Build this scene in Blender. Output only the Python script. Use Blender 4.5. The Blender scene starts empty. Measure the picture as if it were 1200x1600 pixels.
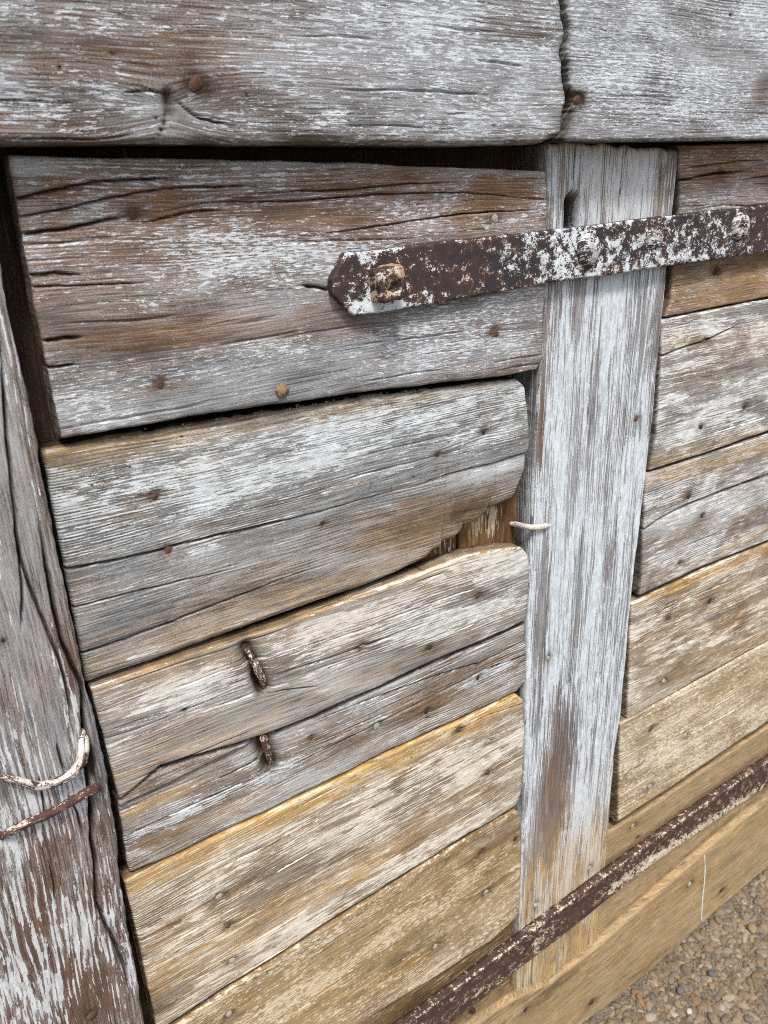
import bpy, math, random
import numpy as np
from mathutils import Matrix, Vector

# ------------------------------------------------------------------ camera model
PX = np.array([600.0, 800.0])
VH = np.array([2700.0, 220.0])          # where the boards' long edges meet
VV = np.array([690.0, 4000.0])          # where the posts' edges meet
F = math.sqrt(-float(np.dot(VH - PX, VV - PX)))
_dx = np.array([*(VH - PX), F]); _dx /= np.linalg.norm(_dx)
_dz = -np.array([*(VV - PX), F]); _dz /= np.linalg.norm(_dz)
_dy = np.cross(_dz, _dx)
M = np.array([_dx, _dy, _dz])
D = 0.60                                 # metres from the lens to the face of the door
GZ = -1.257                              # ground level, the lens is at height 0


def at(px, py, Y=0.0):
    d = M @ np.array([(px - 600.0) / F, (py - 800.0) / F, 1.0])
    t = (D + Y) / d[1]
    return np.array([d[0] * t, d[2] * t])


def at_ground(px, py, z=GZ):
    d = M @ np.array([(px - 600.0) / F, (py - 800.0) / F, 1.0])
    t = z / d[2]
    return np.array([d[0] * t, d[1] * t - D, z])


S = bpy.context.scene
COL = S.collection

# ------------------------------------------------------------------ numpy noise


def _h(ix, iy, seed):
    n = (ix.astype(np.int64) * 374761393 + iy.astype(np.int64) * 668265263 + seed * 1274126177) & 0xFFFFFFFF
    n = ((n ^ (n >> 13)) * 1274126177) & 0xFFFFFFFF
    return ((n ^ (n >> 16)) & 0xFFFF) / 65535.0 * 2 * np.pi


def pn(x, y, seed=0):
    x = np.asarray(x, float); y = np.asarray(y, float) + np.zeros_like(x)
    x0 = np.floor(x); y0 = np.floor(y); fx = x - x0; fy = y - y0
    u = fx * fx * fx * (fx * (fx * 6 - 15) + 10); v = fy * fy * fy * (fy * (fy * 6 - 15) + 10)

    def g(a, b):
        t = _h(x0 + a, y0 + b, seed)
        return np.cos(t) * (fx - a) + np.sin(t) * (fy - b)
    return 1.5 * ((g(0, 0) * (1 - u) + g(1, 0) * u) * (1 - v) + (g(0, 1) * (1 - u) + g(1, 1) * u) * v)


def resample(P, n, p0=None):
    P = np.asarray(P, float)
    d = np.r_[0, np.cumsum(np.hypot(*np.diff(P, axis=0).T))]
    q = np.linspace(0, d[-1], n)
    return np.c_[np.interp(q, d, P[:, 0]), np.interp(q, d, P[:, 1])]


# ------------------------------------------------------------------ mesh helpers
def link(o, parent=None):
    COL.objects.link(o)
    if parent is not None:
        o.parent = parent
    return o


def mk(name, V, Q, mat, parent=None, loc=(0, 0, 0), attrs=None, smooth=True, T=None):
    me = bpy.data.meshes.new(name)
    V = np.asarray(V, np.float32); Q = np.asarray(Q, np.int32).reshape(-1, 4)
    T = np.zeros((0, 3), np.int32) if T is None else np.asarray(T, np.int32).reshape(-1, 3)
    me.vertices.add(len(V)); me.vertices.foreach_set('co', V.ravel())
    me.loops.add(Q.size + T.size); me.loops.foreach_set('vertex_index', np.r_[Q.ravel(), T.ravel()])
    me.polygons.add(len(Q) + len(T))
    me.polygons.foreach_set('loop_start', np.r_[np.arange(len(Q)) * 4, Q.size + np.arange(len(T)) * 3].astype(np.int32))
    me.polygons.foreach_set('use_smooth', np.full(len(Q) + len(T), smooth))
    me.update(calc_edges=True)
    me.validate()
    for k, (typ, arr) in (attrs or {}).items():
        a = me.attributes.new(k, typ, 'POINT')
        a.data.foreach_set({'FLOAT_VECTOR': 'vector', 'FLOAT_COLOR': 'color', 'FLOAT': 'value'}[typ], np.asarray(arr, np.float32).ravel())
    me.materials.append(mat)
    o = bpy.data.objects.new(name, me)
    o.location = loc
    return link(o, parent)


def tag(o, label=None, cat=None, group=None, kind=None):
    for k, v in (('label', label), ('category', cat), ('group', group), ('kind', kind)):
        if v:
            o[k] = v
    return o


# ------------------------------------------------------------------ node helpers
class NT:
    def __init__(s, name):
        s.m = bpy.data.materials.new(name); s.m.use_nodes = True
        s.t = s.m.node_tree; s.t.nodes.clear()

    def n(s, typ, **kw):
        x = s.t.nodes.new(typ)
        for k, v in kw.items():
            setattr(x, k, v)
        return x

    def set(s, sock, v):
        if isinstance(v, bpy.types.NodeSocket):
            s.t.links.new(v, sock)
        elif v is not None:
            sock.default_value = v

    def math(s, op, a, b=None, c=None, clamp=False):
        x = s.n('ShaderNodeMath', operation=op, use_clamp=clamp)
        for i, v in enumerate((a, b, c)):
            if v is not None:
                s.set(x.inputs[i], v)
        return x.outputs[0]

    def add(s, a, b): return s.math('ADD', a, b)
    def mul(s, a, b, clamp=False): return s.math('MULTIPLY', a, b, clamp=clamp)
    def mad(s, a, b, c, clamp=False): return s.math('MULTIPLY_ADD', a, b, c, clamp=clamp)

    def step(s, v, lo, hi, a=0.0, b=1.0):
        x = s.n('ShaderNodeMapRange', interpolation_type='SMOOTHSTEP')
        for i, q in enumerate((v, lo, hi, a, b)):
            s.set(x.inputs[i], q)
        return x.outputs[0]

    def mix(s, f, a, b, mode='MIX'):
        x = s.n('ShaderNodeMix', data_type='RGBA', blend_type=mode)
        s.set(x.inputs[0], f)
        for i, v in ((6, a), (7, b)):
            s.set(x.inputs[i], v if isinstance(v, bpy.types.NodeSocket) else (*v, 1.0))
        return x.outputs[2]

    def vmul(s, v, k):
        x = s.n('ShaderNodeVectorMath', operation='MULTIPLY')
        s.set(x.inputs[0], v); x.inputs[1].default_value = k
        return x.outputs[0]

    def comb(s, a, b, c):
        x = s.n('ShaderNodeCombineXYZ')
        for i, v in enumerate((a, b, c)):
            s.set(x.inputs[i], v)
        return x.outputs[0]

    def noise(s, vec, k=(1, 1, 1), detail=3.0, rough=0.5, off=0.0, dist=0.0):
        x = s.n('ShaderNodeTexNoise', noise_dimensions='3D')
        mp = s.n('ShaderNodeMapping')
        s.set(mp.inputs['Vector'], vec); mp.inputs['Scale'].default_value = k; mp.inputs['Location'].default_value = (off, off * 1.7, off * .3)
        s.set(x.inputs['Vector'], mp.outputs[0]); x.inputs['Scale'].default_value = 1.0
        x.inputs['Detail'].default_value = detail; x.inputs['Roughness'].default_value = rough; x.inputs['Distortion'].default_value = dist
        return x.outputs[0]

    def attr(s, name):
        return s.n('ShaderNodeAttribute', attribute_name=name)

    def finish(s, col, rough, height=None, bdist=0.0006, bstr=1.0, spec=0.3, metal=0.0):
        b = s.n('ShaderNodeBsdfPrincipled'); o = s.n('ShaderNodeOutputMaterial')
        s.set(b.inputs['Base Color'], col); s.set(b.inputs['Roughness'], rough)
        b.inputs['Specular IOR Level'].default_value = spec; s.set(b.inputs['Metallic'], metal)
        if height is not None:
            bp = s.n('ShaderNodeBump'); bp.inputs['Strength'].default_value = bstr; bp.inputs['Distance'].default_value = bdist
            s.set(bp.inputs['Height'], height); s.t.links.new(bp.outputs[0], b.inputs['Normal'])
        s.t.links.new(b.outputs[0], o.inputs[0])
        return s.m


# ------------------------------------------------------------------ materials
def wood(name, brown=(.17, .105, .062), grey=(.17, .163, .155), ochre=(.36, .225, .085), paint=(.62, .65, .69),
         ring=300.0, ringamp=.5, fl=3.0, pt=2.2, sharp=.05, flu=120.0, flv=720.0, rk=.5, bd=.00030, pk=(11, 30), lk=2.1, ck=.55, mk=.4, dark=1.0):
    """weathered timber with flaking paint; ctrl = paint, residue, ochre, brown; dirt"""
    t = NT(name)
    g = t.attr('gcoord').outputs['Vector']
    c = t.attr('ctrl'); sep = t.n('ShaderNodeSeparateColor'); t.set(sep.inputs[0], c.outputs['Color'])
    P, W, O = sep.outputs[0], sep.outputs[1], sep.outputs[2]; B = c.outputs['Alpha']
    Dt = t.attr('dirt').outputs['Fac']
    sg = t.n('ShaderNodeSeparateXYZ'); t.set(sg.inputs[0], g)
    u, v, sd = sg.outputs
    w1 = t.noise(g, (6, 60, 1), 3, .5, 3.1)
    v2 = t.mad(t.add(w1, -.5), .0045, v)
    g2 = t.comb(u, v2, sd)
    ph = t.mad(t.noise(g, (1.6, 30, 1), 3, .55, 7.7), 7.0, t.mul(v2, ring))
    rg = t.mad(t.math('SINE', t.mul(ph, 6.2832)), .5, .5)
    rmod = t.step(t.noise(g, (5, 26, 1), 4, .6, 13.0), .40, .66, .04, 1.0)
    rg = t.mad(t.mul(t.add(rg, -.5), rmod), 1.0, .5)
    fine = t.noise(g2, (26, 1000, 1), 4, .66, 1.3)
    mid = t.noise(g2, (6, 130, 1), 5, .62, 5.9)
    patch = t.noise(g, (*pk, 1), 6, .62, 11.3, .5)
    fleck = t.noise(g2, (flu, flv, 1), 4, .64, 2.2)
    pit = t.noise(g, (700, 1300, 1), 3, .6, 4.0)
    blot = t.noise(g, (40, 75, 1), 5, .66, 31.0, .3)
    chk = t.step(t.noise(g2, (9, 400, 1), 3, .5, 9.1), .635, .69)
    chk = t.mul(t.mul(chk, t.step(t.noise(g, (7, 24, 1), 3, .5, 41.0), .44, .60)), ck)
    height = t.mad(t.add(rg, -.5), ringamp * .55, t.mad(t.add(fine, -.5), 1.8, t.mul(t.add(mid, -.5), .8)))
    # bare wood
    bf = t.math('ADD', t.mad(t.add(mid, -.5), 2.0, B), t.mad(t.add(patch, -.5), 1.6, t.mul(t.add(blot, -.5), 1.0)), clamp=True)
    col = t.mix(bf, grey, brown)
    tone = t.noise(g, (5, 16, 1), 5, .62, 17.0)
    col = t.mix(t.step(tone, .40, .68, 0, .55), col, tuple(x * .5 for x in brown))
    lum = t.math('ADD', t.mad(t.add(fine, -.5), lk, .98), t.mad(t.add(pit, -.5), .9, t.mad(t.add(rg, -.5), ringamp * .8, t.mul(t.add(blot, -.5), .9))))
    lum = t.math('MINIMUM', t.math('MAXIMUM', lum, .22), 1.8)
    lc = t.n('ShaderNodeCombineColor')
    for i in range(3): t.set(lc.inputs[i], lum)
    col = t.mix(1.0, col, lc.outputs[0], 'MULTIPLY')
    # thin chalky paint residue lodged in the grain
    wn = t.math('ADD', t.mad(t.add(fine, -.5), 2.0, W), t.mad(t.add(patch, -.5), 2.2, t.mad(t.add(rg, -.5), ringamp * 1.2, t.mul(t.add(pit, -.5), 1.2))), clamp=True)
    col = t.mix(t.mul(wn, .68), col, tuple(x * .80 for x in paint))
    # ochre algae / rust water stain
    on = t.math('MULTIPLY', O, t.step(t.math('ADD', t.mul(mid, .5), t.mad(blot, .35, t.mul(patch, .4))), .46, .80, .25, 1.15), clamp=True)
    col = t.mix(on, col, t.mix(1.0, ochre, lc.outputs[0], 'MULTIPLY'))
    col = t.mix(t.mul(chk, dark), col, (.018, .014, .011))
    # flaking paint
    pm = t.math('ADD', t.mad(t.add(patch, -.5), pt, t.add(P, -.5)), t.mad(t.add(fleck, -.5), fl, t.mul(t.add(rg, -.5), rk)))
    pm = t.math('ADD', pm, t.mad(t.add(pit, -.5), .7, t.mad(t.add(mid, -.5), mk, t.mul(t.add(blot, -.5), .8))))
    pm = t.step(pm, -sharp * .3, sharp)
    pcol = t.mix(t.step(t.noise(g, (90, 260, 1), 4, .66, 8.0), .34, .70), paint, tuple(x * .66 for x in paint))
    pcol = t.mix(t.mul(on, .75), pcol, tuple(a * .32 + b * .74 for a, b in zip(paint, ochre)))
    col = t.mix(t.mul(pm, .95), col, pcol)
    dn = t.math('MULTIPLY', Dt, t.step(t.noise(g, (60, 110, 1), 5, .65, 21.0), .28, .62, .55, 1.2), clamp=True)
    col = t.mix(dn, col, (.040, .029, .019))  # grime, plus painted shade in cracks, holes and on side faces
    hh = t.math('ADD', t.mul(height, .8), t.mad(pm, .45, t.mad(chk, -1.2, t.mul(t.add(pit, -.5), .5))))
    return t.finish(col, .92, hh, bd, 1.0, .12)


def metal(name, dark=(.040, .034, .038), rust=(.072, .043, .036), orange=(.30, .13, .045), paint=(.66, .69, .71), k=1.0):
    t = NT(name)
    g = t.attr('gcoord').outputs['Vector']
    P = t.n('ShaderNodeSeparateColor'); t.set(P.inputs[0], t.attr('ctrl').outputs['Color'])
    a = t.noise(g, (85 * k, 95 * k, 1), 5, .6, 1.0)
    b = t.noise(g, (300 * k, 330 * k, 1), 5, .68, 2.0)
    c = t.noise(g, (900, 900, 1), 3, .6, 3.0)
    big = t.noise(g, (18, 30, 1), 4, .6, 5.0)
    col = t.mix(t.step(t.add(t.mul(a, .7), t.mul(big, .4)), .42, .68), dark, rust)
    col = t.mix(t.step(c, .35, .75, 0, .45), col, tuple(x * .5 for x in dark))
    col = t.mix(t.step(t.add(t.mul(b, .6), t.mul(a, .5)), .615, .67), col, orange)
    pm = t.math('ADD', t.mad(t.add(a, -.5), 2.6, t.add(P.outputs[0], -.5)), t.mad(t.add(b, -.5), 2.3, t.mul(t.add(c, -.5), 1.5)))
    halo = t.step(pm, -.16, -.02)
    rs = t.step(t.noise(g, (90, 90, 1), 3, .5, 6.0), .45, .62)
    col = t.mix(t.mul(t.mul(halo, rs), .75), col, orange)
    pf = t.step(pm, 0.0, .05)
    pc = t.mix(t.step(t.noise(g, (120, 120, 1), 4, .6, 9.0), .38, .72), paint, tuple(x * .66 for x in paint))
    pc = t.mix(t.mul(P.outputs[1], t.step(a, .4, .62)), pc, orange)
    col = t.mix(pf, col, pc)
    hh = t.math('ADD', t.mul(pf, .6), t.math('ADD', t.mul(a, .5), t.mad(b, .8, t.mul(c, .5))))
    return t.finish(col, t.math('ADD', .62, t.mul(pf, .12)), hh, .0007, .9, .16)


def small_metal(name, base, alt, spot, amt, k=300.0):
    t = NT(name)
    g = t.n('ShaderNodeTexCoord').outputs['Object']
    ng = t.n('ShaderNodeObjectInfo')
    gv = t.n('ShaderNodeVectorMath', operation='ADD'); t.set(gv.inputs[0], g); t.set(gv.inputs[1], t.comb(t.mul(ng.outputs['Random'], 7.0), 0.0, 0.0))
    g = gv.outputs[0]
    a = t.noise(g, (k, k, k), 4, .6, 1.0); b = t.noise(g, (k * 2.5,) * 3, 3, .6, 4.0)
    col = t.mix(t.step(a, .4, .62), base, alt)
    col = t.mix(t.step(t.add(t.mul(a, .5), t.mul(b, .6)), .56 + amt, .60 + amt), col, spot)
    return t.finish(col, .75, t.add(a, b), .0008, .8, .3)


# ------------------------------------------------------------------ timber builder
SEED = [0]
NAILS = []


def seg_dist(X, Z, P):
    best = np.full(X.shape, 9.0); pos = np.zeros(X.shape); side = np.zeros(X.shape)
    L = np.r_[0, np.cumsum(np.hypot(*np.diff(P, axis=0).T))]
    for i in range(len(P) - 1):
        a, b = P[i], P[i + 1]; e = b - a; l2 = e @ e
        if l2 < 1e-12: continue
        q = np.clip(((X - a[0]) * e[0] + (Z - a[1]) * e[1]) / l2, 0, 1)
        rx = X - a[0] - q * e[0]; rz = Z - a[1] - q * e[1]
        d = np.hypot(rx, rz); m = d < best
        best = np.where(m, d, best); pos = np.where(m, (L[i] + q * math.sqrt(l2)) / L[-1], pos)
        side = np.where(m, np.sign(e[0] * rz - e[1] * rx), side)
    return best, pos, side


def timber(name, parent, mat, top, bottom, left=None, right=None, Y=0.0, thick=.021, axis='h', r=.004, jit=.0007,
           base=(.2, .3, 0., .5), dirt=0.0, blobs=(), edges=(), cracks=(), checks=0, holes=(), knots=(), relief=1.0,
           bow=0.0, gs=None, res=None, label=None, nails=(), loc=None, rv=None, bevels=(), endjit=None, metalgrid=False, cw=1.0, rand=0):
    SEED[0] += 1; sd = SEED[0]; rng = np.random.default_rng(sd * 13 + 5)
    A = lambda L: np.array([at(x, y, Y) for x, y in L])
    left = left or [top[0], bottom[0]]; right = right or [top[-1], bottom[-1]]
    T, Bm, Lf, Rt = A(top), A(bottom), A(left), A(right)
    lx = max(np.hypot(*np.diff(T, axis=0).T).sum(), np.hypot(*np.diff(Bm, axis=0).T).sum())
    lz = max(np.hypot(*np.diff(Lf, axis=0).T).sum(), np.hypot(*np.diff(Rt, axis=0).T).sum())
    ru, rvv = res or ((.0020, .00072) if axis == 'h' else (.00078, .0022))
    ns = int(min(640, max(12, lx / ru))); nt = int(min(640, max(10, lz / rvv)))
    T, Bm, Lf, Rt = resample(T, ns), resample(Bm, ns), resample(Lf, nt), resample(Rt, nt)
    ej = jit * .55 if endjit is None else endjit

    def jitter(E, k, amp, along):
        q = E[:, 1 - k]
        w = np.minimum(1, np.minimum(np.arange(len(E)), np.arange(len(E))[::-1]) / 6.0)
        f = (20, 95) if along else (60, 330)
        E[:, k] += w * amp * (pn(q * f[0], sd * 3.1 + k, sd) * 1.3 + pn(q * f[1], sd * 1.7 + k, sd + 9) * .55)
    h = axis == 'h'
    s_off = 0.37
    for E, k, o in ((T, 1, 0), (Bm, 1, 1)):
        jitter(E, k, jit if h else ej, h); SEED[0] += 0; sd += 101
    for E in (Lf, Rt):
        jitter(E, 0, ej if h else jit, not h); sd += 101
    sd = SEED[0]
    s = np.linspace(0, 1, ns)[None, :, None]; t = np.linspace(0, 1, nt)[:, None, None]
    G = (1 - t) * T[None] + t * Bm[None] + (1 - s) * Lf[:, None] + s * Rt[:, None] - (
        (1 - s) * (1 - t) * T[0] + s * (1 - t) * T[-1] + (1 - s) * t * Bm[0] + s * t * Bm[-1])
    X, Z = G[..., 0], G[..., 1]
    if h:
        sl = gs if gs is not None else .5 * ((T[-1, 1] - T[0, 1]) / (T[-1, 0] - T[0, 0]) + (Bm[-1, 1] - Bm[0, 1]) / (Bm[-1, 0] - Bm[0, 0]))
        uv = lambda x, z: (x, z - sl * x)
    else:
        sl = gs if gs is not None else .5 * ((Lf[-1, 0] - Lf[0, 0]) / (Lf[-1, 1] - Lf[0, 1]) + (Rt[-1, 0] - Rt[0, 0]) / (Rt[-1, 1] - Rt[0, 1]))
        uv = lambda x, z: (z, x - sl * z)
    U, V = uv(X, Z)
    gv = V + rng.uniform(.0015, .006) * pn(U * rng.uniform(2, 4.5), V * rng.uniform(5, 12), sd) + .0012 * pn(U * 11, V * 22, sd + 1)
    for px, py, ku, kv, amp in knots:
        a, b = uv(*at(px, py, Y))
        gv = gv + amp * np.exp(-((U - a) / ku) ** 2 - ((V - b) / kv) ** 2) * np.tanh((V - b) / (kv * .35))
    # edge distances
    sS, tT = s[..., 0], t[..., 0]
    et = np.hypot(X - T[None, :, 0], Z - T[None, :, 1]); eb = np.hypot(X - Bm[None, :, 0], Z - Bm[None, :, 1])
    el = np.hypot(X - Lf[:, None, 0], Z - Lf[:, None, 1]); er = np.hypot(X - Rt[:, None, 0], Z - Rt[:, None, 1])
    ED = {'top': et, 'bottom': eb, 'left': el, 'right': er}
    Yd = np.zeros_like(X)
    for k_, e in ED.items():
        long_ = (k_ in ('top', 'bottom')) == h
        rr = r * (1.0 if long_ else .4)
        q = U if long_ else V * 6
        rr = rr * (1 + .55 * pn(q * 14, sd + len(k_), sd + 3))
        for bk, br in bevels:
            if bk == k_: rr = rr * 0 + br * (1 + .12 * pn(q * 14, 3.3, sd + 3))
        x = np.clip(1 - e / np.maximum(rr, 1e-5), 0, 1)
        Yd += np.maximum(rr, 0) * (1 - np.sqrt(np.clip(1 - x * x, 0, 1))) * .9
    if not metalgrid:
        Yd += relief * (.00014 * pn(U * 11, gv * 190, sd + 4) + .0006 * pn(U * 4, gv * 45, sd + 5) + .00016 * pn(U * 30, gv * 420, sd + 6))
        # shrinkage checks that follow the grain
        for k in range(checks):
            v0 = rng.uniform(gv.min(), gv.max()); ua = rng.uniform(U.min(), U.max()); ln = rng.uniform(.04, .16)
            w = rng.uniform(.0005, .0009) * cw; dep = rng.uniform(.001, .0025)
            q = (U - ua) / ln; m = np.clip(1 - q * q * 4, 0, 1)
            dd = np.abs(gv - v0 - .0012 * pn(U * 25, k * 3.7 + U * 0, sd + 7))
            Yd += dep * np.sqrt(m) * np.exp(-(dd / w) ** 2)
    else:
        Yd += relief * (.0004 * pn(U * 30, V * 40, sd + 4) + .0003 * pn(U * 110, V * 120, sd + 6))
    Yd += bow * (np.cos((tT - .5) * np.pi) - 1) * -1
    dirt_shade_map = np.full(X.shape, float(dirt)); C = np.stack([np.full(X.shape, float(b)) for b in base], -1)
    CH = {'P': 0, 'W': 1, 'O': 2, 'B': 3}

    def put(ch, val, m):
        nonlocal dirt_shade_map
        if ch == 'D': dirt_shade_map = dirt_shade_map + val * m
        else: C[..., CH[ch]] += val * m
    for b in blobs:
        ch, px, py, bu, bv, val = b
        a0, b0 = uv(*at(px, py, Y))
        wob = .35 * pn(U * 18, V * 40, sd + 12)
        put(ch, val, np.exp(-(((U - a0) / bu) ** 2 + ((V - b0) / bv) ** 2) ** 1.3 * (1 + wob)))
    rq = np.random.default_rng(sd * 7 + 1)
    for k in range(rand):
        ch, val = [('B', .5), ('D', .30), ('P', .28), ('O', .35), ('W', .4), ('B', -.4), ('P', -.3), ('D', .25)][rq.integers(8)]
        a0, b0 = rq.uniform(U.min(), U.max()), rq.uniform(V.min(), V.max()); bu, bv = rq.uniform(.015, .09), rq.uniform(.004, .016)
        put(ch, val * rq.uniform(.5, 1.1), np.exp(-(((U - a0) / bu) ** 2 + ((V - b0) / bv) ** 2) ** 1.4 * (1 + .5 * pn(U * 25, V * 60, sd + k))))
    for ch, k_, wd, val in edges:
        put(ch, val, np.exp(-(ED[k_] / wd * (1 + .5 * pn(U * 15, V * 15, sd + 13))) ** 1.5))
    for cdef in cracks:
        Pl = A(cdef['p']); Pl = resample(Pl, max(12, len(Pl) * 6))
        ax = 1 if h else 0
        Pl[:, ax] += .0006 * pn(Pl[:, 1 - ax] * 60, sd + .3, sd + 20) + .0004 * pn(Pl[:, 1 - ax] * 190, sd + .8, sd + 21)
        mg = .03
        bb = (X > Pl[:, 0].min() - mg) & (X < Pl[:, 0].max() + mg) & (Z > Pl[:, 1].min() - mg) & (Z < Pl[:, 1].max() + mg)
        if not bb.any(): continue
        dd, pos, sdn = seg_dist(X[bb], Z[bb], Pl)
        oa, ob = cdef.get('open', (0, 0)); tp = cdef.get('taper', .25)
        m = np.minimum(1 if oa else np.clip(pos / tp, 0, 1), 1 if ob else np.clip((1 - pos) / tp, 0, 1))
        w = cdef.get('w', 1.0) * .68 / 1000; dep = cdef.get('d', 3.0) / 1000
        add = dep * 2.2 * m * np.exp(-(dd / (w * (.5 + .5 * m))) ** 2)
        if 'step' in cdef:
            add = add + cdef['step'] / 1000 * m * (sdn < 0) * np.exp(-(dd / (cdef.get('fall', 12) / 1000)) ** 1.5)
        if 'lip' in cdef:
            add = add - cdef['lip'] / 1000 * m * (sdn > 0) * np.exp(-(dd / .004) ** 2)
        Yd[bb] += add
        dirt_shade_map[bb] += m * .9 * np.exp(-(dd / (w * 1.1)) ** 2) * cdef.get('dirt', 1.0)  # cracks and hollows tinted dark: shade of their depth painted in
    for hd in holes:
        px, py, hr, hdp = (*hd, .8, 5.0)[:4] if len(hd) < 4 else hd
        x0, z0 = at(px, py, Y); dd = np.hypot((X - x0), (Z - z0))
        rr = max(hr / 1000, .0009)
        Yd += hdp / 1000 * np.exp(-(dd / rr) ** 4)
        dirt_shade_map += 1.0 * np.exp(-(dd / (rr * 1.15)) ** 4)  # shade inside the hole is put into the colour
    for nd in nails:
        px, py, rad = nd[:3]
        x0, z0 = at(px, py, Y); a0, b0 = uv(x0, z0); du, dv = U - a0, V - b0
        rd = rad / 1000
        dd = np.hypot(du, dv)
        Yd += .0018 * np.exp(-(dd / (rd * 1.4)) ** 4)
        kind = nd[3] if len(nd) > 3 else 'rust'
        put('D', .75, np.exp(-((du / (rd * 2.8)) ** 2 + (dv / (rd * 1.6)) ** 2)))  # iron stain round the nail, with the shadow of its recess painted in
        put('B', .5, np.exp(-((du / (rd * 5)) ** 2 + (dv / (rd * 2.2)) ** 2)))
    nv = ns * nt
    Yw = Y + Yd
    Vt = np.stack([X, Yw, Z], -1).reshape(-1, 3)
    idx = np.arange(nv).reshape(nt, ns)
    Q = np.stack([idx[:-1, :-1], idx[1:, :-1], idx[1:, 1:], idx[:-1, 1:]], -1).reshape(-1, 4)
    ring = np.r_[idx[0, :-1], idx[:-1, -1], idx[-1, :0:-1], idx[:0:-1, 0]]
    n = len(ring)
    gc = np.stack([U, gv, np.full(X.shape, sd * .613)], -1).reshape(-1, 3); Cc = C.reshape(-1, 4); Dd = dirt_shade_map.reshape(-1)
    VV_, GG, CC, DD, QQ = [Vt], [gc], [Cc], [Dd], [Q]
    prev = ring; cnt = nv
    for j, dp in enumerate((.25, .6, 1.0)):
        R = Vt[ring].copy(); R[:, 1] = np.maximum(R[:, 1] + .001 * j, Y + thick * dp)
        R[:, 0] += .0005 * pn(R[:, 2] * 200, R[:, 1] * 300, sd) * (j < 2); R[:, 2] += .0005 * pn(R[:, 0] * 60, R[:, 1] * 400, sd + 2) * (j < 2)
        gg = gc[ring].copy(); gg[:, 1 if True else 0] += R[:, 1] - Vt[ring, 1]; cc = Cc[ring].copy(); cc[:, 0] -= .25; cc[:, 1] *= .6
        VV_.append(R); GG.append(gg); CC.append(cc); DD.append(Dd[ring] + .45)  # sides and ends coloured darker to carry the shade of the gaps
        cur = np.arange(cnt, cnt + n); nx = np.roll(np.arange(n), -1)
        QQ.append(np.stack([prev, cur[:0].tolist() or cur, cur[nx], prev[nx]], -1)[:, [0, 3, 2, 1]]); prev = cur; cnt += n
    # back face
    tb = prev[:ns - 1].tolist() + [prev[ns - 1]]
    bbk = [prev[(ns - 1) + (nt - 1) + (ns - 1) - i] if (ns - 1) + (nt - 1) + (ns - 1) - i < n else prev[0] for i in range(ns)]
    QQ.append(np.array([[tb[i + 1], bbk[i + 1], bbk[i], tb[i]] for i in range(ns - 1)]))
    off = np.array(loc if loc is not None else (0, 0, 0), float)
    o = mk(name, np.concatenate(VV_) - off, np.concatenate(QQ), mat, parent,
           tuple(off - (np.array(parent.location) if parent is not None else 0)),
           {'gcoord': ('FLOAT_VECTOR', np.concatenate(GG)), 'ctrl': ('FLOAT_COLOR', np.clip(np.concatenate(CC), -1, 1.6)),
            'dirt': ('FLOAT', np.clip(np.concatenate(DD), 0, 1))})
    if label: o['label'] = label
    for nd in nails:
        px, py, rad = nd[:3]; kind = nd[3] if len(nd) > 3 else 'rust'
        x0, z0 = at(px, py, Y)
        i = np.argmin((X - x0) ** 2 + (Z - z0) ** 2)
        NAILS.append((o, off, x0, Yw.ravel()[i], z0, rad, kind))
    return o


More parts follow.
